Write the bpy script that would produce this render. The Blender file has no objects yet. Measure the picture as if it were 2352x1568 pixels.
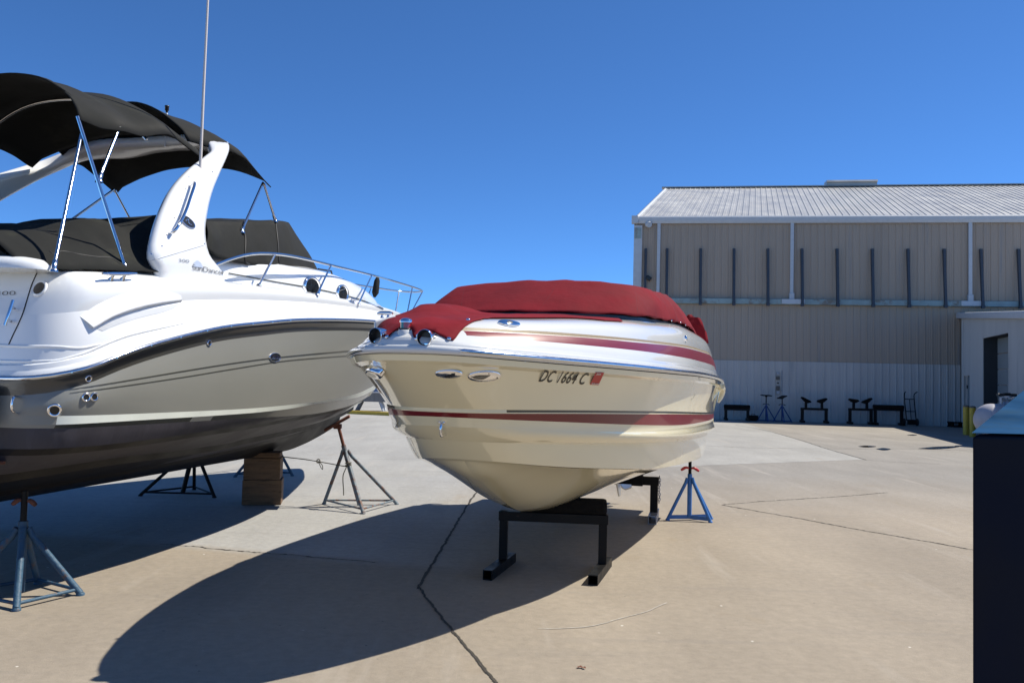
import bpy, bmesh, math, random
import numpy as np
from mathutils import Vector, Matrix, noise
from mathutils.bvhtree import BVHTree
from mathutils.geometry import delaunay_2d_cdt
random.seed(7)
S = bpy.context.scene
col = S.collection
# ---------------------------------------------------------------- camera
FP = 1898.0; PIT = math.atan(86/1898); ROL = .025; CH = 1.6
FW = Vector((0, math.cos(PIT), math.sin(PIT))); UP0 = Vector((0, -math.sin(PIT), math.cos(PIT))); RT0 = Vector((1, 0, 0))
RT = RT0*math.cos(ROL)+UP0*math.sin(ROL); UPV = UP0*math.cos(ROL)-RT0*math.sin(ROL)
CAM = Vector((0, 0, CH))
cd = bpy.data.cameras.new('camera'); cam = bpy.data.objects.new('camera', cd); col.objects.link(cam)
cd.sensor_width = 36; cd.lens = 36*FP/2352; cd.clip_end = 5000; cd.clip_start = .05
M = Matrix((RT, UPV, -FW)).transposed().to_4x4(); M.translation = CAM; cam.matrix_world = M
S.camera = cam
# ---------------------------------------------------------------- light
SUN = Vector((.71, .21, 1)).normalized()
w = bpy.data.worlds.new('World'); S.world = w; w.use_nodes = True
nt = w.node_tree; nt.nodes.clear()
sk = nt.nodes.new('ShaderNodeTexSky'); sk.sky_type = 'NISHITA'; sk.sun_disc = False
sk.sun_elevation = math.asin(SUN.z); sk.sun_rotation = math.atan2(SUN.x, SUN.y)
sk.altitude = 3000; sk.air_density = .75; sk.dust_density = 0; sk.ozone_density = 10
bg = nt.nodes.new('ShaderNodeBackground'); bg.inputs[1].default_value = .112
wo = nt.nodes.new('ShaderNodeOutputWorld'); air = nt.nodes.new('ShaderNodeVectorMath'); air.operation = 'MULTIPLY'; air.inputs[1].default_value = (.80, 1.09, 1.20); nt.links.new(sk.outputs[0], air.inputs[0]); nt.links.new(air.outputs[0], bg.inputs[0]); nt.links.new(bg.outputs[0], wo.inputs[0])
sd = bpy.data.lights.new('sun', 'SUN'); sd.energy = 5.0; sd.angle = math.radians(.5); sd.color = (1, .94, .82)
so = bpy.data.objects.new('sun', sd); col.objects.link(so); so.rotation_euler = SUN.to_track_quat('Z', 'Y').to_euler(); so.location = (8, 0, 12)
S.view_settings.view_transform = 'Standard'; S.view_settings.look = 'None'; S.view_settings.gamma = 1
S.view_settings.use_curve_mapping = False; S.view_settings.exposure = .46
S.cycles.use_denoising = True

# ---------------------------------------------------------------- helpers
def ray(x, y): return FW+RT*((x-1176)/FP)+UPV*((784-y)/FP)
def G(x, y, z=0.0):
    d = ray(x, y); return CAM+d*((z-CH)/d.z)
def atY(x, y, Y):
    d = ray(x, y); return CAM+d*(Y/d.y)
class Frame:
    def __init__(s, ox, oy, th):
        t = math.radians(th); s.o = Vector((ox, oy, 0)); s.d = Vector((math.sin(t), math.cos(t), 0)); s.n = Vector((math.cos(t), -math.sin(t), 0))
    def W(s, a, b, c): return s.o+s.d*a+s.n*b+Vector((0, 0, c))
    def L(s, P): v = Vector(P)-s.o; return (v.dot(s.d), v.dot(s.n), v.z)
    def onO(s, x, y, o):
        d = ray(x, y); t = (o-(CAM-s.o).dot(s.n))/d.dot(s.n); return CAM+d*t
FA = Frame(-.595, 4.60, 18.3)
FB = Frame(-4.34, 5.64, 15.5)
def pch(x, xs, ys):
    x = np.asarray(x, float); xs = np.asarray(xs, float); ys = np.asarray(ys, float)
    h = np.diff(xs); dl = np.diff(ys)/h; m = np.zeros(len(xs)); m[0] = dl[0]; m[-1] = dl[-1]
    for i in range(1, len(xs)-1):
        if dl[i-1]*dl[i] > 0: m[i] = 2*dl[i-1]*dl[i]/(dl[i-1]+dl[i])
    i = np.clip(np.searchsorted(xs, x)-1, 0, len(h)-1); t = np.clip((x-xs[i])/h[i], 0, 1)
    return ys[i]*(1+2*t)*(1-t)**2+m[i]*h[i]*t*(1-t)**2+ys[i+1]*t*t*(3-2*t)+m[i+1]*h[i]*t*t*(t-1)
def crom(pts, n, closed=False):
    P = [Vector(p) for p in pts]; out = []
    if len(P) < 3: return [P[0].lerp(P[-1], i/(n-1)) for i in range(n)]
    seg = [(P[i+1]-P[i]).length for i in range(len(P)-1)]; T = sum(seg); c = [0]
    for s_ in seg: c.append(c[-1]+s_)
    for k in range(n):
        u = T*k/(n-1); i = max(j for j in range(len(seg)) if c[j] <= u+1e-9) ; t = (u-c[i])/max(seg[i], 1e-9)
        p0 = P[i-1] if i > 0 else P[0]*2-P[1]; p3 = P[i+2] if i+2 < len(P) else P[-1]*2-P[-2]; p1 = P[i]; p2 = P[i+1]
        l0 = (p1-p0).length or 1; l2 = (p3-p2).length or 1; l1 = seg[i] or 1
        m1 = ((p1-p0)/l0*l1+(p2-p1)*l0/l1)/(l0+l1)*l1 if False else (p2-p0)*(l1/(l0+l1)); m2 = (p3-p1)*(l1/(l1+l2))
        out.append(p1*(2*t**3-3*t*t+1)+m1*(t**3-2*t*t+t)+p2*(3*t*t-2*t**3)+m2*(t**3-t*t))
    return out
class MB:
    def __init__(s): s.v = []; s.f = []; s.mi = []; s.sm = []
    def add(s, vs, fs, mi=0, smooth=False):
        b = len(s.v); s.v += [Vector(v) for v in vs]; s.f += [tuple(b+i for i in f) for f in fs]; s.mi += [mi]*len(fs); s.sm += [smooth]*len(fs); return s
    def grid(s, rows, mi=0, smooth=True, closed=False):
        n = len(rows[0]); vs = [p for r in rows for p in r]; fs = []
        for i in range(len(rows)-1):
            for j in range(n if closed else n-1):
                k = (j+1) % n; fs.append((i*n+j, i*n+k, (i+1)*n+k, (i+1)*n+j))
        return s.add(vs, fs, mi, smooth)
    def box(s, c, sz, R=None, mi=0, ch=0):
        R = R or Matrix.Identity(3); c = Vector(c); hx, hy, hz = [a/2 for a in sz]
        if ch <= 0:
            vs = [c+R@Vector((x*hx, y*hy, z*hz)) for z in (-1, 1) for y in (-1, 1) for x in (-1, 1)]
            return s.add(vs, [(0, 2, 3, 1), (4, 5, 7, 6), (0, 1, 5, 4), (2, 6, 7, 3), (0, 4, 6, 2), (1, 3, 7, 5)], mi)
        bm = bmesh.new(); bmesh.ops.create_cube(bm, size=1)
        for v in bm.verts: v.co = Vector((v.co.x*sz[0], v.co.y*sz[1], v.co.z*sz[2]))
        bmesh.ops.bevel(bm, geom=list(bm.edges), offset=ch, segments=2, affect='EDGES', profile=.6)
        bm.verts.index_update(); vs = [c+R@v.co for v in bm.verts]; fs = [tuple(v.index for v in f.verts) for f in bm.faces]; bm.free()
        return s.add(vs, fs, mi, False)
    def tube(s, pts, r, n=10, mi=0, caps=True, smooth=True, sq=None):
        P = [Vector(p) for p in pts]; rows = []; prev = None
        for i, p in enumerate(P):
            t = (P[min(i+1, len(P)-1)]-P[max(i-1, 0)]).normalized()
            if prev is None: a = t.orthogonal().normalized() if abs(t.z) > .9 else t.cross(Vector((0, 0, 1))).normalized()
            else: a = (prev-t*prev.dot(t)).normalized()
            prev = a; b = t.cross(a); rr = r[i] if isinstance(r, (list, tuple)) else r
            ry = rr if sq is None else rr*sq
            rows.append([p+a*(rr*math.cos(2*math.pi*k/n))+b*(ry*math.sin(2*math.pi*k/n)) for k in range(n)])
        s.grid(rows, mi, smooth, True)
        if caps:
            s.add(rows[0], [tuple(range(n))[::-1]], mi); s.add(rows[-1], [tuple(range(n))], mi)
        return s
    def lathe(s, c, ax, prof, n=20, mi=0, smooth=True, ex=None, sx=1., sy=1., caps=True):
        ax = Vector(ax).normalized(); a = Vector(ex).normalized() if ex is not None else ax.orthogonal().normalized(); a = (a-ax*a.dot(ax)).normalized(); b = ax.cross(a); c = Vector(c)
        rows = [[c+ax*h+a*(r*sx*math.cos(2*math.pi*k/n))+b*(r*sy*math.sin(2*math.pi*k/n)) for k in range(n)] for (r, h) in prof]
        s.grid(rows, mi, smooth, True)
        if caps:
            s.add(rows[0], [tuple(range(n))[::-1]], mi); s.add(rows[-1], [tuple(range(n))], mi)
        return s
    def prism(s, poly, ext, mi=0):
        n = len(poly); P = [Vector(p) for p in poly]; e = Vector(ext)
        s.add(P+[p+e for p in P], [tuple(range(n))[::-1], tuple(range(n, 2*n))]+[(i, (i+1) % n, n+(i+1) % n, n+i) for i in range(n)], mi); return s
    def bvh(s): return BVHTree.FromPolygons([tuple(v) for v in s.v], s.f)
    def build(s, name, mats, parent=None, fixn=True):
        off = Vector(parent.location) if parent is not None else Vector((0, 0, 0))
        p = parent
        while p is not None and p.parent is not None: p = p.parent; off = Vector(p.location)
        me = bpy.data.meshes.new(name); me.from_pydata([tuple(v-off) for v in s.v], [], s.f)
        mats = mats if isinstance(mats, (list, tuple)) else [mats]
        for m in mats: me.materials.append(m)
        me.polygons.foreach_set('material_index', s.mi); me.polygons.foreach_set('use_smooth', s.sm); me.update()
        if fixn:
            bm = bmesh.new(); bm.from_mesh(me); bmesh.ops.recalc_face_normals(bm, faces=bm.faces); bm.to_mesh(me); bm.free()
        o = bpy.data.objects.new(name, me); col.objects.link(o)
        if parent is not None: o.parent = parent
        return o
def tag(o, label=None, cat=None, group=None, kind=None):
    if label: o['label'] = label
    if cat: o['category'] = cat
    if group: o['group'] = group
    if kind: o['kind'] = kind
    return o
def thing(name, label, cat, loc, group=None):
    o = bpy.data.objects.new(name, None); col.objects.link(o); o.location = loc; o.empty_display_size = .2
    return tag(o, label, cat, group)
def each(name, items, matr, parent):
    for p, ax, prof, n in items:
        m = MB(); m.lathe(p, ax, prof, n); m.build(name, matr, parent)
def solid(o, t, off=0):
    m = o.modifiers.new('solid', 'SOLIDIFY'); m.thickness = t; m.offset = off; return o
def Rz(a): return Matrix.Rotation(a, 3, 'Z')

# ---------------------------------------------------------------- materials
def newmat(name):
    m = bpy.data.materials.new(name); m.use_nodes = True; n = m.node_tree; b = n.nodes['Principled BSDF']; return m, n, b
def rgbm(c): return (c[0], c[1], c[2], 1)
def mat(name, c, rough=.5, metal=0., coat=0., var=0., vscale=6., bump=0., bscale=60., spec=.5, c2=None, c2t=(.55, .7), c2s=5., det=4., gen='Object', stretch=None):
    m, n, b = newmat(name); L = n.links
    b.inputs['Roughness'].default_value = rough; b.inputs['Metallic'].default_value = metal
    b.inputs['Coat Weight'].default_value = coat; b.inputs['Coat Roughness'].default_value = .03
    b.inputs['Specular IOR Level'].default_value = spec
    tc = n.nodes.new('ShaderNodeTexCoord'); src = tc.outputs[gen]
    if stretch:
        mp = n.nodes.new('ShaderNodeMapping'); mp.inputs['Scale'].default_value = stretch; L.new(src, mp.inputs[0]); src = mp.outputs[0]
    out = None
    if var > 0:
        t = n.nodes.new('ShaderNodeTexNoise'); t.inputs['Scale'].default_value = vscale; t.inputs['Detail'].default_value = det; L.new(src, t.inputs['Vector'])
        r = n.nodes.new('ShaderNodeMapRange'); r.inputs[1].default_value = .3; r.inputs[2].default_value = .7; r.inputs[3].default_value = 1-var; r.inputs[4].default_value = 1+var; L.new(t.outputs[0], r.inputs[0])
        v = n.nodes.new('ShaderNodeVectorMath'); v.operation = 'SCALE'; v.inputs[0].default_value = c; L.new(r.outputs[0], v.inputs[3]); out = v.outputs[0]
        r2 = n.nodes.new('ShaderNodeMapRange'); r2.inputs[1].default_value = .3; r2.inputs[2].default_value = .7; r2.inputs[3].default_value = max(0, rough-.12*min(1, var*4)); r2.inputs[4].default_value = min(1, rough+.12*min(1, var*4)); L.new(t.outputs[0], r2.inputs[0]); L.new(r2.outputs[0], b.inputs['Roughness'])
    if c2 is not None:
        t = n.nodes.new('ShaderNodeTexNoise'); t.inputs['Scale'].default_value = c2s; t.inputs['Detail'].default_value = 8; t.inputs['Roughness'].default_value = .65; L.new(src, t.inputs['Vector'])
        r = n.nodes.new('ShaderNodeMapRange'); r.inputs[1].default_value = c2t[0]; r.inputs[2].default_value = c2t[1]; L.new(t.outputs[0], r.inputs[0])
        x = n.nodes.new('ShaderNodeMix'); x.data_type = 'RGBA'; L.new(r.outputs[0], x.inputs[0]); x.inputs[6].default_value = rgbm(c); x.inputs[7].default_value = rgbm(c2)
        if out is not None: L.new(out, x.inputs[6])
        out = x.outputs[2]
    if out is not None: L.new(out, b.inputs['Base Color'])
    else: b.inputs['Base Color'].default_value = rgbm(c)
    if bump > 0:
        t = n.nodes.new('ShaderNodeTexNoise'); t.inputs['Scale'].default_value = bscale; t.inputs['Detail'].default_value = 6; L.new(src, t.inputs['Vector'])
        bp = n.nodes.new('ShaderNodeBump'); bp.inputs['Strength'].default_value = bump; bp.inputs['Distance'].default_value = .02; L.new(t.outputs[0], bp.inputs['Height']); L.new(bp.outputs[0], b.inputs['Normal'])
    return m
WHITE = mat('white_gelcoat', (.78, .79, .79), .22, coat=.6, var=.015, vscale=1.5)
CREAM = mat('cream_gelcoat', (.84, .76, .52), .12, coat=1., var=.02, vscale=1.2, bump=.012, bscale=2.2)
WHITEA = mat('white_deck_gelcoat', (.66, .665, .655), .18, coat=.8, var=.015, vscale=2)
GREY = mat('grey_hull_gelcoat', (.215, .215, .192), .4, coat=.22, var=.03, vscale=1.2)
DGREY = mat('dark_hull_band', (.045, .043, .038), .3, coat=.5)
CHARC = mat('charcoal_stripe', (.05, .05, .04), .3, coat=.5)
BURG = mat('burgundy_stripe', (.17, .006, .010), .32, coat=.3, var=.03)
GOLD = mat('gold_flake_stripe', (.27, .20, .105), .45, .0, coat=.3, var=.3, vscale=300)
BOOT = mat('white_boot_stripe', (.72, .75, .68), .4, var=.05, vscale=5, c2=(.5, .5, .42), c2t=(.6, .75), c2s=3)
ANTIB = mat('darker_bottom_paint', (.007, .006, .007), .6, var=.2, vscale=3, spec=.3)  # darker tone of the bottom paint, for chine and strake bands and keel
ANTI = mat('black_bottom_paint', (.042, .038, .047), .6, var=.25, vscale=3, c2=(.065, .06, .072), c2t=(.55, .8), c2s=7, stretch=(1, 1, .25), bump=.1, bscale=25)
STEEL = mat('stainless_steel', (.72, .73, .75), .09, 1.)
RUBSTEEL = mat('rub_rail_steel', (.62, .64, .68), .16, 1., var=.05, vscale=30)
CHROME = mat('chrome', (.85, .85, .87), .04, 1.)
BLACKP = mat('black_plastic', (.012, .012, .012), .35)
GLASS = mat('dark_window_glass', (.008, .009, .01), .04, coat=1.)
CANVB = mat('black_canvas', (.0115, .012, .011), .85, var=.3, vscale=2.5, c2=(.03, .032, .022), c2t=(.58, .8), c2s=2.2, bump=.25, bscale=6, spec=.25)
CANVR = mat('burgundy_canvas', (.150, .007, .013), .85, var=.2, vscale=2.2, bump=.45, bscale=7, spec=.15)
BLKST = mat('black_painted_steel', (.006, .006, .006), .5, spec=.2, var=.2, vscale=9, c2=(.05, .035, .025), c2t=(.62, .75), c2s=22)
CARPET = mat('black_carpet', (.012, .011, .010), .98, var=.3, vscale=40, bump=.6, bscale=120, spec=.1)
BLUEP = mat('blue_painted_steel', (.045, .16, .42), .4, var=.12, vscale=14, c2=(.02, .07, .16), c2t=(.6, .75), c2s=18)
OLDBL = mat('worn_blue_steel', (.03, .08, .135), .6, var=.2, vscale=12, c2=(.12, .07, .05), c2t=(.57, .68), c2s=16, bump=.3, bscale=40)
OLDGR = mat('worn_grey_blue_steel', (.13, .17, .2), .6, var=.2, vscale=12, c2=(.14, .06, .035), c2t=(.48, .62), c2s=13, bump=.3, bscale=40)
RUST = mat('rusty_steel', (.15, .05, .028), .8, var=.3, vscale=20, c2=(.06, .03, .02), c2s=20, bump=.3, bscale=60)
GALV = mat('galvanised_steel', (.33, .34, .37), .45, .6, var=.12, vscale=14)
REDP = mat('red_rubber', (.5, .02, .02), .35)
WOOD = mat('timber_block', (.17, .1, .055), .85, var=.2, vscale=3, c2=(.06, .035, .02), c2t=(.5, .7), c2s=5, stretch=(1, 1, 7), bump=.4, bscale=20)
WOODE = mat('timber_end_grain', (.16, .095, .05), .9, var=.3, vscale=14, bump=.4, bscale=30)
ALU = mat('cast_aluminium', (.45, .46, .48), .35, .8, var=.1)
YEL = mat('yellow_paint', (.50, .34, .03), .5, var=.12, vscale=9, c2=(.3, .24, .06), c2t=(.6, .75), c2s=8)
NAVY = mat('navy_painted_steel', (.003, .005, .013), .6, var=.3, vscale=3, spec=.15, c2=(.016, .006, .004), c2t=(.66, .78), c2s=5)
NAVYT = mat('lighter_blue_lid', (.020, .062, .135), 1., spec=.0, var=.35, vscale=3.2, c2=(.03, .065, .11), c2t=(.52, .72), c2s=5, stretch=(1, 3, 1))  # lid coloured a lighter blue than the container body
TANW = mat('tan_metal_cladding', (.40, .315, .245), .5, var=.07, vscale=.8, c2=(.2, .22, .24), c2t=(.6, .8), c2s=1.8, stretch=(1, 1, .07))
WHW = mat('white_metal_cladding', (.50, .475, .45), .5, var=.07, vscale=1.5, c2=(.30, .30, .30), c2t=(.6, .8), c2s=1.2, stretch=(1, 1, .2))
ROOFM = mat('weathered_metal_roof', (.43, .43, .42), .42, .35, var=.1, vscale=1.2, c2=(.44, .43, .40), c2t=(.5, .75), c2s=.5, stretch=(1, .6, .6))
TRIM = mat('grey_white_trim', (.5, .52, .55), .45, var=.05)
BROWN = mat('brown_metal_trim', (.12, .10, .08), .6, var=.1)
LEDGE = mat('weathered_green_ledge', (.28, .36, .36), .6, var=.15, vscale=2, c2=(.2, .17, .14), c2t=(.5, .65), c2s=2.5)
RACKB = mat('blue_grey_steel_arm', (.045, .052, .068), .5, var=.15)
DOORM = mat('grey_roller_door', (.27, .30, .31), .45, var=.06, vscale=2)
DARKW = mat('dark_recess', (.02, .024, .03), .7)
ROPE = mat('weathered_rope', (.09, .085, .06), .9)
CONCG = mat('grey_plank', (.2, .19, .18), .8, var=.15, vscale=8, stretch=(1, 1, .2))
TIRE = mat('black_rubber', (.012, .012, .012), .8)
REDL = mat('red_lens', (.35, .01, .01), .08, coat=1.); GREENL = mat('green_lens', (.005, .09, .05), .08, coat=1.)
INK = mat('dark_lettering', (.022, .017, .012), .45); SILV = mat('silver_lettering', (.3, .31, .33), .3, .4)
STKR = mat('red_sticker', (.45, .02, .02), .45); STKW = mat('white_sticker_panel', (.7, .7, .68), .5)
TAR = mat('dark_joint_filler', (.045, .038, .03), .95, var=.4, vscale=25, bump=.7, bscale=70)
WET = mat('puddle_water', (.012, .014, .014), .02, coat=.5)
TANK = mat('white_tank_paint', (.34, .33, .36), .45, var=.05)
SEAL = mat('black_seal', (.01, .01, .01), .6)
LIGHTB = mat('light_blue_tint', (.48, .55, .68), .4)

# concrete with slab tones in world space
def concrete():
    m, n, b = newmat('concrete'); L = n.links
    g = n.nodes.new('ShaderNodeNewGeometry')
    def nz(scale, det=4, rough=.5, stretch=None, src=None):
        t = n.nodes.new('ShaderNodeTexNoise'); t.inputs['Scale'].default_value = scale; t.inputs['Detail'].default_value = det; t.inputs['Roughness'].default_value = rough
        s_ = src or g.outputs['Position']
        if stretch:
            mp = n.nodes.new('ShaderNodeMapping'); mp.inputs['Scale'].default_value = stretch; mp.inputs['Rotation'].default_value = (0, 0, .35); L.new(s_, mp.inputs[0]); s_ = mp.outputs[0]
        L.new(s_, t.inputs['Vector']); return t.outputs[0]
    def mr(v, a, b_, c=0., d=1.):
        r = n.nodes.new('ShaderNodeMapRange'); r.inputs[1].default_value = a; r.inputs[2].default_value = b_; r.inputs[3].default_value = c; r.inputs[4].default_value = d; L.new(v, r.inputs[0]); return r.outputs[0]
    def mth(op, a, b_=None):
        t = n.nodes.new('ShaderNodeMath'); t.operation = op
        for i, v in enumerate((a, b_)):
            if v is None: continue
            if isinstance(v, (int, float)): t.inputs[i].default_value = v
            else: L.new(v, t.inputs[i])
        return t.outputs[0]
    def mix(f, a, b_):
        x = n.nodes.new('ShaderNodeMix'); x.data_type = 'RGBA'
        if isinstance(f, float): x.inputs[0].default_value = f
        else: L.new(f, x.inputs[0])
        for i, v in ((6, a), (7, b_)):
            if isinstance(v, tuple): x.inputs[i].default_value = rgbm(v)
            else: L.new(v, x.inputs[i])
        return x.outputs[2]
    def half(p, q, soft=.03):    # 1 on the left of p->q
        a = G(*p); c = G(*q); d = (c-a).normalized(); nn = Vector((-d.y, d.x, 0))
        dp = n.nodes.new('ShaderNodeVectorMath'); dp.operation = 'DOT_PRODUCT'; L.new(g.outputs['Position'], dp.inputs[0]); dp.inputs[1].default_value = nn
        return mr(mth('SUBTRACT', dp.outputs['Value'], nn.dot(a)), -soft, soft)
    tan = (.280, .240, .190); grey = (.325, .323, .315); lite = (.32, .313, .293); mid = (.242, .226, .203)
    big = nz(.25, 3); patch = nz(.9, 5, .6, (1, .35, 1)); fine = nz(14, 8, .7); grain = nz(160, 3, .6)
    far = n.nodes.new('ShaderNodeSeparateXYZ'); L.new(g.outputs['Position'], far.inputs[0])
    fmask = mr(mth('ADD', far.outputs[1], mth('MULTIPLY', patch, 4.)), 12.5, 17.)
    c = mix(fmask, tan, mid)
    fm2 = mr(far.outputs[1], 20., 34.); c = mix(fm2, c, (.275, .25, .215))
    ma = mth('MULTIPLY', half((370, 1249), (862, 1291), .15), half((962, 1350), (1105, 1120), .6))
    c = mix(mth('MULTIPLY', ma, .9), c, grey)
    mb = mth('MULTIPLY', half((1985, 1055), (1608, 1069), -.03) if False else half((1608, 1069), (1985, 1055), .03), half((1985, 1055), (1830, 1008), .03))
    c = mix(mth('MULTIPLY', mb, .9), c, lite)
    # tone variation
    tone = mth('MULTIPLY', mr(big, .3, .7, .93, 1.07), mr(patch, .25, .75, .82, 1.14))
    tone = mth('MULTIPLY', tone, mr(fine, .25, .75, .84, 1.14)); tone = mth('MULTIPLY', tone, mr(grain, .25, .75, .82, 1.16))
    v = n.nodes.new('ShaderNodeVectorMath'); v.operation = 'SCALE'; L.new(c, v.inputs[0]); L.new(tone, v.inputs[3]); c = v.outputs[0]
    # warm stains, pale drag marks, specks
    st = mr(nz(1.7, 6, .65, (1, .5, 1)), .6, .78); c = mix(mth('MULTIPLY', st, .45), c, (.235, .18, .11))
    pl = mr(nz(1.1, 5, .6, (2.2, .22, 1)), .58, .75); c = mix(mth('MULTIPLY', pl, .5), c, (.40, .365, .32))
    streak = mr(nz(2.4, 5, .6, (.16, 2.6, 1)), .55, .74); c = mix(mth('MULTIPLY', streak, .3), c, (.18, .165, .15))
    ds = mr(nz(5.5, 5, .75), .70, .74); c = mix(mth('MULTIPLY', ds, .4), c, (.13, .10, .08))
    vo = n.nodes.new('ShaderNodeTexVoronoi'); vo.inputs['Scale'].default_value = 7; L.new(g.outputs['Position'], vo.inputs['Vector'])
    sp = mr(vo.outputs['Distance'], .055, .035); sel = mr(nz(3.3, 2), .52, .56); c = mix(mth('MULTIPLY', sp, mth('MULTIPLY', sel, .8)), c, (.05, .045, .04))
    vo2 = n.nodes.new('ShaderNodeTexVoronoi'); vo2.inputs['Scale'].default_value = 4.3; L.new(g.outputs['Position'], vo2.inputs['Vector'])
    sp2 = mr(vo2.outputs['Distance'], .05, .03); sel2 = mr(nz(2.1, 2), .5, .55); c = mix(mth('MULTIPLY', sp2, mth('MULTIPLY', sel2, .8)), c, (.7, .68, .62))
    L.new(c, b.inputs['Base Color']); b.inputs['Roughness'].default_value = .85; b.inputs['Specular IOR Level'].default_value = .3
    bp = n.nodes.new('ShaderNodeBump'); bp.inputs['Strength'].default_value = .35; bp.inputs['Distance'].default_value = .006
    L.new(mth('ADD', grain, mth('MULTIPLY', fine, 2.)), bp.inputs['Height']); L.new(bp.outputs[0], b.inputs['Normal'])
    return m
CONC = concrete()

# ---------------------------------------------------------------- ground
mb = MB(); R_ = 900
mb.add([(-R_, -60, 0), (R_, -60, 0), (R_, R_, 0), (-R_, R_, 0)], [(0, 1, 2, 3)])
tag(mb.build('ground', CONC), kind='structure')
def ribbon(name, pix, w0, jag, seed, matr, z=.004, n=90, kind='structure', ww=None):
    P = crom([G(*p) for p in pix], n) if len(pix) > 2 else crom([G(*p) for p in pix], n)
    rnd = random.Random(seed); L_ = []; Rr = []
    for i, p in enumerate(P):
        t = (P[min(i+1, n-1)]-P[max(i-1, 0)]); t.z = 0; t.normalize(); nn = Vector((-t.y, t.x, 0))
        a = w0*(.6+.8*noise.noise(p*3+Vector((seed, 0, 0)))**2+.4*rnd.random()); sh = nn*(jag*.9*noise.noise(p*5+Vector((0, seed, 0)))+jag*.6*noise.noise(p*17))
        L_.append(p+sh+nn*(a+jag*.5*rnd.random()**3)+Vector((0, 0, z))); Rr.append(p+sh-nn*(a+jag*.5*rnd.random()**3)+Vector((0, 0, z)))
    m = MB(); m.grid([L_, Rr], 0, False); o = m.build(name, matr); tag(o, kind=kind); return o
ribbon('joint', [(1112, 1108), (1080, 1150), (1038, 1220), (990, 1300), (965, 1340), (961, 1352)], .012, .014, 1, TAR, n=260)
ribbon('joint', [(961, 1347), (1000, 1398), (1050, 1460), (1100, 1520), (1145, 1575)], .009, .012, 2, TAR, n=260)
ribbon('crack', [(1658, 1159), (1740, 1174), (1823, 1188), (1967, 1215), (2111, 1240), (2260, 1267)], .008, .02, 3, TAR, n=200)
ribbon('crack', [(1658, 1159), (1740, 1152), (1913, 1141), (2039, 1131)], .005, .02, 4, TAR, n=120)
ribbon('joint', [(1610, 1069), (1985, 1055)], .005, .006, 5, TAR, n=60)
ribbon('joint', [(1990, 1056), (1905, 1032), (1830, 1008), (1745, 985), (1690, 976)], .012, .02, 6, TAR, n=100)
ribbon('crack', [(1985, 1056), (2060, 1061), (2160, 1066)], .008, .02, 7, TAR, n=60)
ribbon('crack', [(1540, 1017), (1690, 1027), (1900, 1030), (2100, 1031), (2240, 1035)], .01, .02, 8, TAR, n=100)
ribbon('crack', [(370, 1249), (440, 1254), (516, 1262), (700, 1277), (862, 1291)], .004, .03, 9, TAR, n=120)
ribbon('joint', [(640, 1052), (1000, 1056), (1100, 1060)], .006, .01, 10, TAR, n=60)
PALE = mat('pale_scrape', (.40, .37, .33), .9, var=.3, vscale=20)
ribbon('scrape_mark', [(1235, 1443), (1289, 1443), (1357, 1438), (1425, 1420), (1477, 1407), (1531, 1384)], .004, .006, 21, PALE, n=120)
def puddle(pix):
    P = [G(*p) for p in pix]; P = crom(P+[P[0]], 40)[:-1]; m = MB(); m.add([p+Vector((0, 0, .008)) for p in P], [tuple(range(len(P)))]); tag(m.build('puddle', WET), kind='structure')
puddle([(1971, 1025), (1990, 1023.5), (2012, 1025), (2000, 1027), (1985, 1027)])
puddle([(2012, 1031), (2030, 1029), (2046, 1031.5), (2030, 1034)])
puddle([(2108, 1030), (2150, 1026), (2205, 1024.5), (2180, 1029.5), (2140, 1031.5)])
puddle([(2082, 999), (2096, 998), (2107, 999), (2096, 1000)])

# ---------------------------------------------------------------- loft machinery
class Loft:
    """guides keyed by name: (s_start, k, inset, z-table) over one base plan; runs side -> bow -> other side"""
    def __init__(s, fr, plan, L, n=70, bow='start'):
        d = crom([Vector((a, b, 0)) for a, b in plan], n); s.pl = [(max(0, p.x) if bow == 'start' else p.x, max(0, p.y)) for p in d]; s.fr = fr; s.L = L; s.bow = bow
    def guide(s, s0, k, ins, zt, dz=0., end=None, ramp=.3):
        out = []
        for a, b in s.pl:
            if s.bow == 'start': sl = s0+((end or s.L)-s0)*a/s.L
            else: sl = (s0)*a/s.L
            o = max(0., b*k-ins*min(1, b/ramp))
            out.append((sl, o, float(pch(sl, [q[0] for q in zt], [q[1] for q in zt]))+dz))
        return out
    def row(s, g):   # full sweep, mirrored
        W = s.fr.W
        if s.bow == 'start': seq = [(a, b, c) for a, b, c in reversed(g)]+[(a, -b, c) for a, b, c in g[1:]]
        else: seq = [(a, b, c) for a, b, c in g]+[(a, -b, c) for a, b, c in reversed(g[:-1])]
        return [W(*q) for q in seq]
    def strip(s, mb, ga, gb, mi, m=4, bulge=(0, 0), smooth=True, matf=None, pw=1.):
        rows = []
        for i in range(m+1):
            t = i/m; f = math.sin(math.pi*t**pw); g = []
            for p, q in zip(ga, gb):
                ff = f*min(1, (p[1]+q[1])/(.6 if pw == 1. else 1.1))*(1. if pw == 1. else max(.0, min(1., (3.6-p[0])/1.2)))
                g.append((p[0]*(1-t)+q[0]*t, max(0, p[1]*(1-t)+q[1]*t+bulge[0]*ff), p[2]*(1-t)+q[2]*t+bulge[1]*ff))
            rows.append(s.row(g))
        b0 = len(mb.f); mb.grid(rows, mi, smooth)
        if matf:
            for fi in range(b0, len(mb.f)):
                c = sum((mb.v[i] for i in mb.f[fi]), Vector())/4; r = matf(*s.fr.L(c))
                if r is not None: mb.mi[fi] = r
def surf_pt(bv, x, y):
    h = bv.ray_cast(CAM, ray(x, y).normalized()); return (h[0], h[1]) if h[0] is not None else (None, None)
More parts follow.
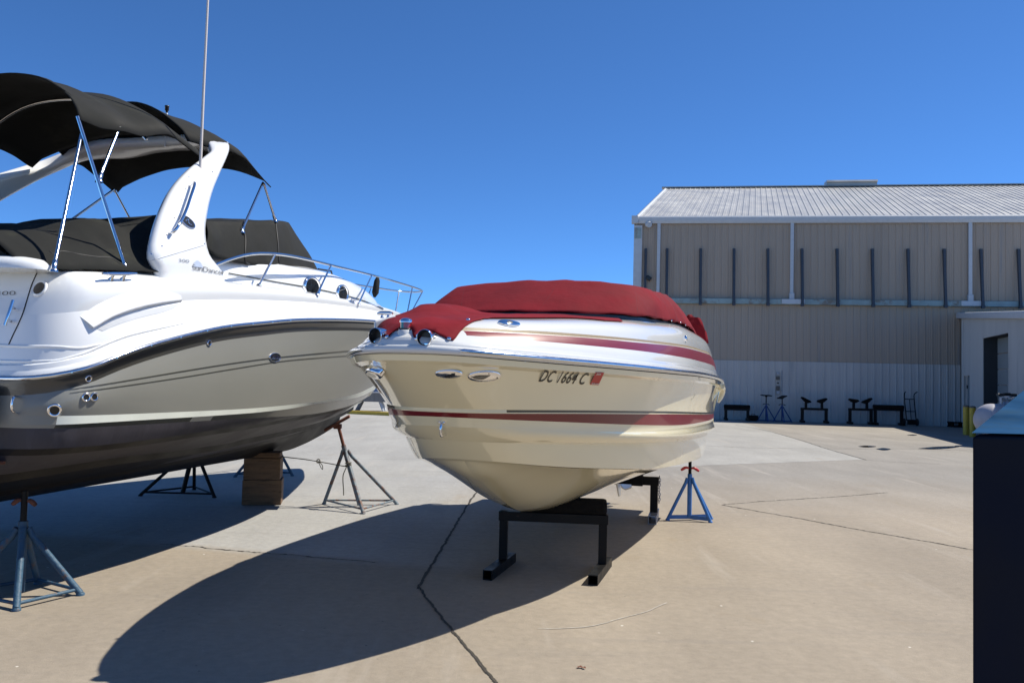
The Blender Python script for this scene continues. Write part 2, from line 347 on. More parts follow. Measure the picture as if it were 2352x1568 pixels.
def norm_out(n_, p):
    return n_ if n_.dot(CAM-p) > 0 else -n_
def decal_poly(mb, bv, pix, off=.003, mi=0, n=None):
    vs = []
    for x, y in pix:
        p, q = surf_pt(bv, x, y)
        if p is None: return
        vs.append(p+norm_out(q, p)*off)
    mb.add(vs, [tuple(range(len(vs)))], mi)
def decal_strip(mb, bv, top, bot, off=.003, mi=0):
    r1 = []; r2 = []
    for a, b in zip(top, bot):
        p, q = surf_pt(bv, *a); p2, q2 = surf_pt(bv, *b)
        if p is None or p2 is None: continue
        r1.append(p+norm_out(q, p)*off); r2.append(p2+norm_out(q2, p2)*off)
    if len(r1) > 1: mb.grid([r1, r2], mi, False)
def lerp_line(pts, n):
    return [(p.x, p.y) for p in crom([Vector((a, b, 0)) for a, b in pts], n)]
def text_mesh(txt, bold=0., spacing=1.):
    cu = bpy.data.curves.new('t', 'FONT'); cu.body = txt; cu.offset = bold; cu.space_character = spacing; cu.resolution_u = 4
    o = bpy.data.objects.new('t', cu); col.objects.link(o); dg = bpy.context.evaluated_depsgraph_get(); dg.update()
    me = o.evaluated_get(dg).to_mesh(); vs = [tuple(v.co) for v in me.vertices]; fs = [tuple(p.vertices) for p in me.polygons]
    o.evaluated_get(dg).to_mesh_clear(); bpy.data.objects.remove(o); bpy.data.curves.remove(cu); return vs, fs
def decal_text(name, bv, txt, org, ux, uy, parent, matr, bold=0., off=.004, spacing=1., curve=None):
    vs, fs = text_mesh(txt, bold, spacing); m = MB(); out = []
    xs = [v[0] for v in vs]; x0, x1 = min(xs), max(xs)
    for v in vs:
        u = (v[0]-x0)/(x1-x0); h = v[1]/.7
        px = org[0]+ux[0]*u+uy[0]*h; py = org[1]+ux[1]*u+uy[1]*h
        if curve: py += curve*math.sin(math.pi*u)
        p, q = surf_pt(bv, px, py)
        if p is None: return None
        out.append(p+norm_out(q, p)*off)
    m.add(out, fs); return m.build(name, matr, parent, fixn=False)
def basis(n_):
    n_ = n_.normalized(); u = Vector((0, 0, 1)); r = u.cross(n_).normalized(); return r, n_.cross(r), n_
def fitting(name, bv, x, y, prof, mats, parent, ex=1., ey=1., tilt=0., n=24, extra=None):
    """round/oval fitting standing on the surface at a pixel"""
    p, q = surf_pt(bv, x, y); q = norm_out(q, p); r, u, q = basis(q); rr = r*math.cos(tilt)+u*math.sin(tilt)
    m = MB(); m.lathe(p, q, prof, n, 0, True, rr, ex, ey, caps=True)
    o = m.build(name, mats, parent); return o, p, rr, q.cross(rr), q
# ================================================================ BOAT A : bowrider with burgundy covers
A_ = thing('bowrider_boat', 'white and burgundy open boat with red canvas covers, bow pointing at the camera', 'boat', FA.W(3, 0, .4))
planA = [(0, 0), (.02, .15), (.1, .31), (.25, .45), (.4, .55), (.6, .67), (1, .86), (1.5, 1.04), (2, 1.16), (3, 1.28), (4, 1.32), (5, 1.33), (6.1, 1.29)]
LA = Loft(FA, planA, 6.1, 84)
g = LA.guide
zr = [(0, 1.752), (.3, 1.735), (.8, 1.718), (2, 1.695), (3.3, 1.685), (4.6, 1.668), (5.6, 1.64), (6.1, 1.59)]
Rl = g(0, 1, 0, zr)
Fl1 = g(.0, 1, -.012, zr, -.028); Fl2 = g(.02, 1, .0, zr, -.062); Fl3 = g(.05, 1, .035, zr, -.078)
zd = [(.4, 1.41), (.9, 1.407), (2.07, 1.384), (4.7, 1.303), (6.1, 1.265)]
zrs = [(.45, 1.362), (.6, 1.352), (1.07, 1.328), (1.8, 1.291), (3.1, 1.241), (6.1, 1.19)]
Dk = g(.48, .93, 0, zd); Dk2 = g(.485, .93, 0, zd, -.016); Rt = g(.49, .93, 0, zd, -.023); Rs = g(.53, .93, 0, zrs)
K1 = g(.58, .93, 0, [(.5, 1.30), (.8, 1.284), (1.76, 1.237), (3.1, 1.195), (4.7, 1.16), (6.1, 1.12)])
zk2 = [(.7, 1.21), (1.73, 1.162), (3.9, 1.072), (4.9, 1.045), (6.1, 1.0)]
K2 = g(.71, .915, 0, zk2); K2b = g(.73, .87, 0, zk2, -.012)
zc = [(.85, 1.075), (1.02, 1.048), (1.42, .999), (2, .948), (2.4, .914), (3.2, .867), (3.9, .834), (4.8, .79), (6.1, .74)]
Ch = g(.90, .84, 0, zc); Ch2 = g(.92, .80, 0, zc, -.006)
Ke = g(.95, 0, 0, [(.95, 1.05), (1.083, .963), (1.33, .86), (1.72, .703), (2.0, .60), (2.27, .53), (2.6, .488), (3.5, .45), (5.8, .372), (6.1, .365)])
hA = MB(); st = LA.strip
st(hA, Fl1, Fl2, 0, 2); st(hA, Fl2, Fl3, 0, 1, smooth=False)
st(hA, Fl3, Dk, 0, 8, (-.012, 0)); st(hA, Dk, Dk2, 1, 1); st(hA, Dk2, Rt, 0, 1); st(hA, Rt, Rs, 2, 2)
st(hA, Rs, K1, 0, 2, (-.006, 0)); st(hA, K1, K2, 0, 5, (.022, 0)); st(hA, K2, K2b, 0, 1, smooth=False); st(hA, K2b, Ch, 0, 4, (.004, 0)); st(hA, Ch, Ch2, 0, 1, smooth=False)
st(hA, Ch2, Ke, 0, 22, (.035, -.038), pw=2.4)
def fixstripe(mb, cond):
    for i, f in enumerate(mb.f):
        if mb.mi[i] in (1, 2):
            c = sum((mb.v[k] for k in f), Vector())/len(f)
            if cond(*FA.L(c)): mb.mi[i] = 0
for i_, f_ in enumerate(hA.f):
    if hA.mi[i_] == 1:
        c_ = FA.L(sum((hA.v[k] for k in f_), Vector())/len(f_))
        if c_[0] < .68: hA.mi[i_] = 0
# transom
def endcap(mb, guides, fr, mi=0):
    P = [fr.W(*gd[-1]) for gd in guides]; Q = [fr.W(gd[-1][0], -gd[-1][1], gd[-1][2]) for gd in guides]
    for i in range(len(P)-1): mb.add([P[i], P[i+1], Q[i+1], Q[i]], [(0, 1, 2, 3)], mi)
endcap(hA, [Fl1, Fl3, Dk, Rs, K1, K2, K2b, Ch, Ke], FA)
hull_a = hA.build('hull', [CREAM, CHARC, BURG], A_, fixn=True)
# ---- deck
St = g(.0, 1, .02, zr, .02); St2 = g(.01, 1, .035, zr, .052); St3 = g(.02, 1, .055, zr, .068)
Rlo = g(.06, 1, .07, [(0, 1.845), (.5, 1.835), (1.1, 1.829), (2.1, 1.821), (3.2, 1.815), (5.4, 1.80), (6.1, 1.76)])
Rhi = g(.08, 1, .10, [(0, 1.865), (.6, 1.874), (1.2, 1.882), (1.65, 1.884), (2.9, 1.905), (5, 1.915), (6.1, 1.89)])
zg = [(0, 1.885), (.6, 1.898), (1.2, 1.906), (2, 1.916), (3.6, 1.94), (5, 1.945), (6.1, 1.92)]
Go2 = g(.09, 1, .115, zg, -.018); Go = g(.1, 1, .12, zg)
Dt = g(.3, 1, .27, [(.3, 1.94), (.9, 1.986), (1.4, 2.03), (2.6, 2.095), (4.0, 2.15), (5, 2.14), (5.6, 2.08), (6.1, 1.99)])
Dc = g(.5, .0, 0, [(.5, 1.95), (1.2, 2.0), (2, 2.07), (2.6, 2.12), (4.3, 2.18), (6.1, 2.0)])
dA = MB()
st(dA, Rl, St, 0, 1); st(dA, St, St2, 0, 3, (.012, 0)); st(dA, St2, St3, 0, 1); st(dA, St3, Rlo, 0, 3, (.004, 0)); st(dA, Rlo, Rhi, 1, 2, (.004, 0)); st(dA, Rhi, Go2, 0, 1); st(dA, Go2, Go, 2, 1); st(dA, Go, Dt, 0, 6, (.05, .02)); st(dA, Dt, Dc, 0, 6, (0, .02))
fixstripe(dA, lambda s, o, z: s < .2 and abs(o) < .33)
endcap(dA, [Rl, St3, Rlo, Go, Dt, Dc], FA)
deck_a = dA.build('deck', [WHITEA, BURG, GOLD], A_)
bvD = dA.bvh(); bvH = hA.bvh()
# rub rail
m = MB(); P = LA.row(g(0, 1, -.018, zr, .0)); m.tube([p for p in P], .017, 10); rr_a = m.build('rub_rail', RUBSTEEL, A_)
m = MB(); P = LA.row(g(0, 1, -.0, zr, -.0)); m.tube(P, .026, 8); m.build('rub_rail_base', WHITEA, A_)
it = []; Pr = LA.row(g(0, 1, -.035, zr, 0)); acc = 0
for i in range(1, len(Pr)):
    acc += (Pr[i]-Pr[i-1]).length
    if acc > .17: acc = 0; d = (Pr[i]-FA.W(3, 0, 1.7)).normalized(); d.z = 0; it.append((Pr[i]-d*.004, d, [(.006, 0), (.005, .003), (.001, .0045)], 8))
each('rail_screw', it, CHROME, A_)
# stern quarter moulding
for sg in (1, -1):
    m = MB(); m.tube(crom([FA.W(5.95, sg*1.3, 1.58), FA.W(6.10, sg*1.30, 1.55), FA.W(6.15, sg*1.285, 1.48), FA.W(6.13, sg*1.25, 1.38)], 12), [.036]*8+[.034, .03, .024, .015], 10); m.build('quarter_moulding', CREAM, A_)
m = MB(); m.box(FA.W(6.42, 0, 1.17), (2.1, .6, .09), Rz(-math.radians(18.3)), 0, .03); m.build('swim_platform', WHITEA, A_)
# ---- windshield frame and main cover
bot = [(1.84, 0, 2.115), (1.87, .3, 2.115), (1.98, .6, 2.115), (2.16, .83, 2.118), (2.45, .95, 2.125), (2.9, 1.0, 2.14), (3.5, 1.03, 2.165), (4.2, 1.05, 2.185), (4.9, 1.06, 2.175), (5.4, 1.05, 2.13), (5.75, .98, 2.08), (5.85, .6, 2.07), (5.88, 0, 2.07)]
top = [(2.5, 0, 2.425), (2.51, .3, 2.423), (2.55, .58, 2.415), (2.66, .78, 2.405), (2.9, .86, 2.405), (3.3, .87, 2.425), (3.7, .88, 2.45), (4.2, .88, 2.47), (4.7, .88, 2.46), (5.1, .87, 2.40), (5.4, .83, 2.31), (5.55, .5, 2.30), (5.6, 0, 2.30)]
def ring(tab, n=50):
    h = crom([Vector(t) for t in tab], n); r = [Vector((p.x, -p.y, p.z)) for p in reversed(h)][:-1]+h; return r
rb = ring(bot); rt = ring(top); cov = MB(); rows = []; NR = 14
for j in range(NR+1):
    t = j/NR; r = []
    for i, (p, q) in enumerate(zip(rb, rt)):
        v = p.lerp(q, t); sd_ = 1 if v.y > 0 else -1
        d = Vector((v.x-3.6, v.y*1.6, 0)).normalized()
        v += d*(.035*math.sin(math.pi*t)**.8)
        wr = .036*noise.noise(Vector((i*.5, t*1.0, 3)))+.010*noise.noise(Vector((i*.9+t*2, t*2, 9)))
        v += d*wr*(1-.4*t)*(1 if 0 < j else .4)
        if j == 0: v += Vector((0, 0, .006*math.sin(i*1.7)))
        if j >= NR-1: v.z += .012*noise.noise(Vector((i*.25, 0, 5)))
        r.append(FA.W(*v))
    rows.append(r)
# roof: to centre spine
spine = [Vector((p.x*1.0, 0, p.z+.01)) for p in rt]
for j in range(1, 9):
    t = j/8; r = []
    for i, p in enumerate(rt):
        v = p.lerp(Vector((min(max(p.x, 2.9), 5.2), 0, pch(min(max(p.x, 2.9), 5.2), [2.5, 3.2, 4.2, 5.0, 5.6], [2.43, 2.45, 2.49, 2.47, 2.34]))), t)
        v.z += .02*noise.noise(Vector((v.x*2.2, v.y*2.2, 1)))*math.sin(math.pi*min(1, t*1.2)) ; r.append(FA.W(*v))
    rows.append(r)
for ri in range(NR-3, len(rows)):
    for vi, v in enumerate(rows[ri]):
        l = FA.L(v); amp = .03*math.exp(-((l[0]-2.75)**2+(l[1]-.22)**2*3)/.05)+.018*math.exp(-((l[0]-2.85)**2+(l[1]-.52)**2*3)/.04)+.015*math.exp(-((l[0]-2.6)**2+(l[1]+.1)**2*3)/.04)
        rows[ri][vi] = v+Vector((0, 0, amp))
cov.grid(rows, 0, True); mc = cov.build('main_cover', CANVR, A_); solid(mc, .004, 1)
bvC = cov.bvh()
SEAMR = mat('dark_burgundy_seam', (.07, .006, .01), .9)
for ln in ([(1277, 652), (1266, 675), (1248, 700), (1236, 718)], [(1068, 656), (1062, 690), (1058, 716)], [(1459, 662), (1462, 700), (1466, 730)]):
    P = [surf_pt(bvC, *q) for q in lerp_line(ln, 24)]; P = [p+norm_out(q, p)*.001 for p, q in P if p is not None]
    if len(P) > 5: m = MB(); m.tube(P, .0035, 5); m.build('cover_seam', SEAMR, mc)
for off_ in (3.2, 8.0):
    P = [surf_pt(bvC, *q) for q in lerp_line([(1005, 723-off_), (1060, 720-off_), (1150, 721-off_), (1260, 722-off_), (1372, 728-off_), (1466, 733-off_), (1541, 738-off_)], 60)]; P = [p+norm_out(q, p)*.0005 for p, q in P if p is not None]
    if len(P) > 5: m = MB(); m.tube(P, .0022, 5); m.build('hem_stitching', SEAMR, mc)
wf = MB(); wf.grid([[FA.W(p.x, p.y*.985, p.z-.055) for p in rb], [FA.W(p.x, p.y*.975, p.z-.005) for p in rb]], 0, True); wf.build('windshield_frame', BLACKP, A_)
wf = MB(); wf.tube([FA.W(p.x+(.0), p.y*.99, p.z-.042) for p in rb[8:-8:2]], .007, 6); wf.build('frame_trim', STEEL, A_)
sn = []
for x, y in [(1015, 719.5), (1053, 719.7), (1091, 720), (1152, 724), (1260, 724), (1338, 728), (1372, 730.2), (1425, 733), (1466, 735.5), (1505, 738), (1541, 741), (1562, 745), (1573, 751), (1581, 757)]:
    p, q = surf_pt(bvC, x, y-5)
    if p is not None: q = norm_out(q, p); sn.append((p+q*.006, q, [(.0085, 0), (.008, .003), (.003, .006)], 10))
each('snap_fastener', sn, CHROME, A_)
# loose flap at the aft port corner of the cover
fl = MB(); F0 = [FA.W(5.35, .95, 2.36), FA.W(5.5, 1.02, 2.38), FA.W(5.6, 1.1, 2.30), FA.W(5.68, 1.13, 2.20), FA.W(5.72, 1.16, 2.09)]
F1 = [FA.W(5.4, .93, 2.32), FA.W(5.45, .97, 2.25), FA.W(5.5, .98, 2.2), FA.W(5.55, 1.0, 2.12), FA.W(5.6, 1.02, 2.07)]
rows = []
for t in np.linspace(0, 1, 8):
    rows.append([a.lerp(b, t)+Vector((0, 0, .02*math.sin(t*9+i*1.3))) for i, (a, b) in enumerate(zip(crom(F0, 14), crom(F1, 14)))])
fl.grid(rows); solid(fl.build('cover_flap', CANVR, A_), .005)
# ---- bow cover via constrained triangulation of its outline in plan
hem = [(870, 726), (876, 730), (883, 735), (874, 742), (867, 749), (863, 757), (870, 760), (879, 762), (881, 769), (882, 776), (889, 779), (894, 774), (898, 769), (904, 764), (910, 761), (917, 759), (931, 762), (945, 759), (947, 768), (949.5, 777), (957, 783), (965, 780), (969, 770), (973, 763), (985, 761), (995, 764), (1007, 771), (1019, 777), (1030, 783), (1042, 784), (1049, 776), (1055, 767), (1061, 760), (1067, 754), (1081, 744), (1092, 739), (1105, 736), (1127, 732)]
def dheight(s, o):
    h = bvD.ray_cast(FA.W(s, o, 4), Vector((0, 0, -1))); return h[0].z if h[0] is not None else None
outl = []
for x, y in hem:
    p, q = surf_pt(bvD, x, y)
    if p is not None: l = FA.L(p); outl.append((l[0], l[1]))
outl += [(1.55, .80), (1.80, .88), (2.0, .80), (1.9, .55), (1.86, .2), (1.86, -.2), (1.9, -.5), (1.8, -.72), (1.4, -.74), (.95, -.62)]
d0 = min(outl[:len(outl)-10], key=lambda q: q[0])
mn = [min(q[0] for q in outl), min(q[1] for q in outl)]; mx = [max(q[0] for q in outl), max(q[1] for q in outl)]
dens = []
for i in range(len(outl)):
    a = Vector(outl[i]); b = Vector(outl[(i+1) % len(outl)]); k = max(1, int((b-a).length/.04)); dens += [a.lerp(b, j/k) for j in range(k)]
def inside(p, poly):
    c = False; n = len(poly)
    for i in range(n):
        a = poly[i]; b = poly[i-1]
        if (a[1] > p[1]) != (b[1] > p[1]) and p[0] < (b[0]-a[0])*(p[1]-a[1])/(b[1]-a[1])+a[0]: c = not c
    return c
pts = list(dens); dd = [tuple(q) for q in dens]
s_ = mn[0]
while s_ < mx[0]:
    o_ = mn[1]
    while o_ < mx[1]:
        p = (s_, o_)
        if inside(p, dd) and min((Vector(p)-q).length for q in dens) > .015: pts.append(Vector(p))
        o_ += .03
    s_ += .03
res = delaunay_2d_cdt(pts, [], [list(range(len(dens)))], 1, 1e-5)
bc = MB(); vv = []
for v in res[0]:
    z = dheight(v.x, v.y); z = 1.9 if z is None else z
    ed = min((Vector((v.x, v.y))-q).length for q in dens); e = min(1, ed/.25)
    pk = .085*math.exp(-((v.x-1.05)**2/.16+(v.y+.28)**2/.13)) ; z2 = 1.93+.05*v.x
    z = max(z+.008, z+e*.012)+pk*e+e*.01*noise.noise(Vector((v.x*3, v.y*5, 0)))+.006*noise.noise(Vector((v.x*9, v.y*9, 2)))*e
    vv.append(FA.W(v.x, v.y, z))
bc.add(vv, [tuple(f) for f in res[2]], 0, True); bco = bc.build('bow_cover', CANVR, A_); solid(bco, .005, 0)
bvB = bc.bvh()
sn = []
for x, y in [(957, 778), (1031, 778), (1087, 742), (889, 774), (1075, 735)]:
    p, q = surf_pt(bvB, x, y)
    if p is not None: q = norm_out(q, p); sn.append((p+q*.003, q, [(.013, 0), (.012, .004), (.004, .008)], 12))
each('cover_snap', sn, CHROME, A_)
# ---- nose fittings
pc = FA.W(.10, .0, 1.86)
nl = FA.onO(931, 757, 0.0)
NP = FA.onO(932, 758, -.045); NPz = NP.z; NP = Vector((NP.x, NP.y, 0)); print('pod', FA.L(NP), NPz)
m = MB(); m.lathe(NP+Vector((0, 0, NPz-.085)), (0, 0, 1), [(.035, -.03), (.044, -.012), (.047, .02), (.046, .075), (.04, .085)], 28, 0, True, FA.n, 1., 1.15); pod = m.build('light_pod', WHITEA, A_)
nb = NP+Vector((0, 0, NPz))
m = MB(); m.lathe(nb, (0, 0, 1), [(.042, 0), (.042, .008), (.036, .010)], 24); nav = m.build('navigation_light', BLACKP, A_)
for nm, mt, a0 in (('red_lens', REDL, 0), ('green_lens', GREENL, 1)):
    m = MB(); rows = []
    for h in (.009, .045):
        r = []
        for k in range(13):
            ang = (-math.pi/2+math.pi*k/12)*1.0
            # lens halves split on the centre line, bulging forward (-d)
            if a0 == 0: d = FA.n*math.cos(ang/2+math.pi/4-math.pi/4+ang*.0) if False else FA.n*math.cos(math.pi/2*k/12)+(-FA.d)*math.sin(math.pi/2*k/12)
            else: d = -FA.n*math.cos(math.pi/2*k/12)+(-FA.d)*math.sin(math.pi/2*k/12)
            r.append(nb+d*.031+Vector((0, 0, h)))
        rows.append(r)
    m.grid(rows, 0, True); m.build(nm, mt, nav)
m = MB(); m.lathe(nb, (0, 0, 1), [(.036, .044), (.0365, .052), (.03, .062), (.018, .068), (.002, .070)], 24); m.tube([nb+FA.d*.03+Vector((0, 0, .0)), nb+FA.d*.034+Vector((0, 0, .05))], .016, 8); m.build('light_cap', CHROME, nav)
def horn(o, s, z, yaw):
    ax = (FA.d*math.cos(yaw)+FA.n*math.sin(yaw)+Vector((0, 0, .04))).normalized(); c = FA.W(s, o, z)
    m = MB(); m.lathe(c, ax, [(.0395, .0), (.0425, 0), (.044, .012), (.041, .07), (.038, .11), (.03, .13), (.012, .14)], 24, 0, True, FA.n, 1, 1.08, caps=False)
    r, u, q = basis(-ax)
    for sg in (1, -1):
        m.tube([c+ax*.02+r*(.043*sg)+u*.012, c+ax*.085+r*(.046*sg)+u*.008], .009, 8); m.lathe(c+ax*.02+r*.045*sg+u*.012, r*sg, [(.008, 0), (.007, .006), (.002, .008)], 8)
    m.box(c+ax*.07-Vector((0, 0, .042)), (.06, .10, .025), Rz(-math.radians(18.3)), 0, .006)
    o_ = m.build('horn_light', CHROME, A_)
    m = MB(); m.lathe(c+ax*.001, ax, [(.0405, -.003), (.039, .0), (.033, .05), (.02, .052)], 24, 0, True, FA.n, 1, 1.08, caps=False); m.lathe(c+ax*.045, ax, [(.034, 0), (.001, .001)], 20); m.build('black_bell', BLACKP, o_)
    return o_
for px_, py_, oo_, yw in ((861, 771, -.215, .1), (974, 775, .115, -.12)):
    l_ = FA.L(FA.onO(px_, py_, oo_)); print('horn', l_); horn(oo_, l_[0], l_[2], yw)
# starboard bow step with cleat, port deck cleat
def cleat(name, bv, x, y, L=.12, parent=A_, along=None, hgt=.03, th=.011):
    p, q = surf_pt(bv, x, y); q = norm_out(q, p); a = along-q*along.dot(q); a.normalize(); m = MB()
    m.tube([p-a*L*.5+q*(hgt*1.05), p-a*L*.25+q*hgt, p+a*L*.25+q*hgt, p+a*L*.5+q*(hgt*1.05)], [th*.55, th, th, th*.55], 10)
    for sg in (1, -1): m.lathe(p+a*L*.17*sg, q, [(th*1.5, 0), (th*.7, hgt*.4), (th*.7, hgt)], 10)
    return m.build(name, CHROME, parent)
def oval(name, bv, x, y, rx, ry, mats, parent, prof=None, tilt=0., th=.014):
    return fitting(name, bv, x, y, prof or [(1.0, 0), (1.0, th*.5), (.93, th*.9), (.5, th*1.1), (.02, th*1.12)], mats, parent, rx, ry, tilt, 36)
m = MB(); pp = [FA.W(*q) for q in ((.50, -.46, 1.925), (.78, -.60, 1.94), (.86, -.50, 1.985), (.60, -.36, 1.97))]
m.add([p+Vector((0, 0, .02)) for p in pp]+[p-Vector((0, 0, .05)) for p in pp], [(0, 1, 2, 3), (0, 4, 5, 1), (1, 5, 6, 2), (2, 6, 7, 3), (3, 7, 4, 0)]); bs = m.build('bow_step', WHITEA, A_)
bm_ = bs.modifiers.new('b', 'BEVEL'); bm_.width = .012; bm_.segments = 3
m = MB(); c = (pp[0]+pp[1]+pp[2]+pp[3])/4+Vector((0, 0, .022)); a = FA.n
m.tube([c-a*.055+Vector((0, 0, .03)), c-a*.03+Vector((0, 0, .032)), c+a*.03+Vector((0, 0, .032)), c+a*.055+Vector((0, 0, .03))], [.008, .014, .014, .008], 10)
for sg in (1, -1): m.lathe(c+a*.022*sg, (0, 0, 1), [(.014, 0), (.008, .012), (.008, .03)], 10)
m.build('bow_cleat', CHROME, bs)
o1, p1, r1, u1, q1 = oval('flush_cleat', bvD, 1169, 743.5, .082, .026, CHROME, A_, tilt=-.03)
m = MB(); m.lathe(p1+q1*.0165, q1, [(1, 0), (.02, .001)], 20, 0, False, r1, .02, .011); m.build('cleat_slot', BLACKP, o1)
oval('tank_vent', bvD, 1574, 777, .026, .026, CHROME, A_)
# hull fittings
o2, p2, r2, u2, q2 = oval('hull_vent', bvH, 1031, 857, .079, .040, CHROME, A_, th=.012, tilt=.03)
m = MB()
for i, (L_, dx) in enumerate(((.022, .03), (.04, .02), (.055, .012), (.05, .0), (.03, -.004))):
    cc = p2+q2*.0145+u2*(.016-.0095*i)+r2*(dx-.005); m.box(cc, (L_, .003, .0035), Matrix((r2, q2, u2)).transposed())
m.build('vent_slots', BLACKP, o2)
o3, p3, r3, u3, q3 = oval('docking_light', bvH, 1112.5, 863, .104, .050, CHROME, A_, th=.010, tilt=.02)
m = MB(); cc = p3+q3*.012-r3*.028; 
pl = [cc+r3*(a*.052)+u3*(b*.026) for a, b in [(-1, 0), (-.7, .5), (-.2, .75), (.5, .8), (1.1, .85), (1.0, .4), (.8, -.1), (.55, -.6), (.3, -.8), (-.2, -.75), (-.7, -.45)]]
m.add(pl, [tuple(range(len(pl)))]); m.build('lamp_glass', GLASS, o3)
each('lamp_screw', [(p3+q3*.008+r3*a*.09+u3*b*.042, q3, [(.0055, 0), (.004, .003)], 8) for a, b in ((-.9, 0), (.9, -.1), (.15, .8), (-.1, -.85))], BLACKP, o3)
p4 = FA.W(.60, -.40, 1.60)
o4, p4, r4, u4, q4 = oval('docking_light', bvH, 865, 849, .09, .045, CHROME, A_, th=.03, prof=[(1, 0), (1.0, .03), (.93, .04), (.7, .042), (.02, .042)])
m = MB(); m.lathe(p4+q4*.0425-r4*.02, q4, [(1, 0), (.02, .0005)], 20, 0, False, r4, .055, .027); m.build('lamp_glass', GLASS, o4)
# bow eye
pe = FA.W(.585, 0, 1.285); m = MB()
m.tube(crom([pe+Vector((0, 0, .035))+FA.d*.02, pe+Vector((0, 0, .035))-FA.d*.03, pe-FA.d*.045+Vector((0, 0, .0)), pe-FA.d*.035-Vector((0, 0, .045)), pe-Vector((0, 0, .04))+FA.d*.03], 16), .009, 10)
m.box(pe+Vector((0, 0, .036)), (.045, .06, .012), Rz(-math.radians(18.3)), 0, .004); m.build('bow_eye', STEEL, A_)
# registration letters and sticker
k = 26.2
decal_text('registration_letters', bvH, 'DC 1664 C', (1236.5, 875), (103, 7.0), (14.8, -25.8), A_, INK, bold=.008, off=.003, spacing=1.08)
stk = MB(); o0 = (1354.5, 882.2)
def sp(u, v): return (o0[0]+19.5*u+13*v, o0[1]+.9*u-28.2*v)
decal_poly(stk, bvH, [sp(0, 0), sp(1, 0), sp(1, 1), sp(0, 1)], .004)
for (u0, v0, u1, v1) in ((.08, .08, .9, .24), (.2, .40, .78, .5), (.2, .56, .78, .66), (.25, .72, .33, .78), (.45, .72, .53, .78), (.65, .72, .73, .78)):
    decal_poly(stk, bvH, [sp(u0, v0), sp(u1, v0), sp(u1, v1), sp(u0, v1)], .0065, 1)
stk.build('registration_sticker', [STKR, STKW], A_)
decal_text('sticker_year', bvH, '2024', sp(.12, .84), (10.5, .5), (1.4, -3.0), A_, STKW, .02, .007)
decal_text('sticker_number', bvH, 'DC 1664 C', sp(.16, .12), (12, .6), (.9, -2.0), A_, INK, .02, .009)
# outdrive and propeller
m = MB(); R3 = Rz(-math.radians(18.3))
c = FA.W(6.3, 0, .75); m.box(c, (.34, .42, .5), R3, 0, .06); m.build('outdrive_bracket', BLACKP, A_)
pc = FA.W(6.42, 0, .36)
m = MB(); m.lathe(pc-FA.d*.34, FA.d, [(.012, 0), (.045, .06), (.062, .16), (.066, .34), (.055, .5), (.03, .56)], 20)
m.box(pc+Vector((0, 0, .27)), (.09, .34, .5), R3, 0, .03); m.box(pc+Vector((0, 0, .16))+FA.d*.06, (.3, .5, .02), R3, 0, .008)
m.prism([pc-FA.d*.18-FA.n*.009-Vector((0, 0, .04)), pc+FA.d*.10-FA.n*.009-Vector((0, 0, .04)), pc+FA.d*.08-FA.n*.009-Vector((0, 0, .23)), pc-FA.d*.0-FA.n*.009-Vector((0, 0, .23))], FA.n*.018)
drv = m.build('outdrive', ALU, A_)
m = MB(); hb = pc+FA.d*.26; m.lathe(hb, FA.d, [(.05, -.02), (.052, .1), (.046, .15)], 16)
for k in range(3):
    a = k*2*math.pi/3+.9; rows = []
    for j in range(7):
        rad = .05+.135*j/6; wdt = .05+.075*math.sin(math.pi*min(1, (j+.8)/6.8)); row = []
        for i in range(7):
            t = (i/6-.5)*2; ang = a+t*wdt/rad*.75; ax = t*wdt*.55*(1.1-.3*j/6)
            row.append(hb+FA.d*(.04+ax)+(FA.n*math.cos(ang)+Vector((0, 0, 1))*math.sin(ang))*rad)
        rows.append(row)
    m.grid(rows, 0, True)
solid(m.build('propeller', ALU, drv), .008)

# ---------------------------------------------------------------- keel stands under boat A
def keel_stand(label, P1, P2, htop, feet, foot_dir, pad=None, group=None, pads=None, mats=None, cham=.006, tw=.078, flen=.6, chain=False):
    """rectangular-tube stand: two posts, cross beam, a foot under each post"""
    P1 = Vector(P1); P2 = Vector(P2); c = (P1+P2)/2; root = thing('keel_stand', label, 'boat stand', (c.x, c.y, 0), group)
    ax = (P2-P1).normalized(); th = math.atan2(ax.y, ax.x); R = Rz(th); fd = Vector(foot_dir).normalized(); Rf = Rz(math.atan2(fd.y, fd.x))
    for P in (P1, P2):
        m = MB(); m.box((P.x, P.y, htop/2+.04), (tw*.9, tw*.9, htop-.08), R, 0, cham); m.build('post', BLKST, root)
        m = MB(); cF = P-fd*(.08 if flen > .65 else 0)+Vector((0, 0, tw/2+.003))
        h = tw/2; t_ = .007  # open square tube
        for dx, dz, sx, sz in ((0, h-t_/2, tw, t_), (0, -h+t_/2, tw, t_), (h-t_/2, 0, t_, tw-2*t_), (-h+t_/2, 0, t_, tw-2*t_)):
            m.box(cF+Rf@Vector((0, dx, dz)), (flen, sx, sz), Rf)
        m.build('foot', GALV if mats == 'g' else BLKST, root)
    m = MB(); L = (P2-P1).length; m.box((c.x, c.y, htop-tw/2), (L+tw*1.1, tw, tw), R, 0, cham); m.build('cross_beam', BLKST, root)
    return root, R, c, ax
nf = (G(1365, 1340)+G(1403, 1300))/2; nf2 = (G(1135, 1325)+G(1187, 1285))/2
PA = Vector((.80, 6.98, 0)); PB = Vector((-.03, 7.06, 0))
fdir = Vector((.27, .96, 0))
ks, R, c, ax = keel_stand('black steel stand with carpeted pad holding up the bow of the burgundy boat', PB, PA, .485, None, fdir, flen=.72)
m = MB(); m.box((c.x+.08, c.y+.02, .548), (.74, .16, .12), R, 0, .03); m.build('carpet_pad', CARPET, ks)
m = MB()
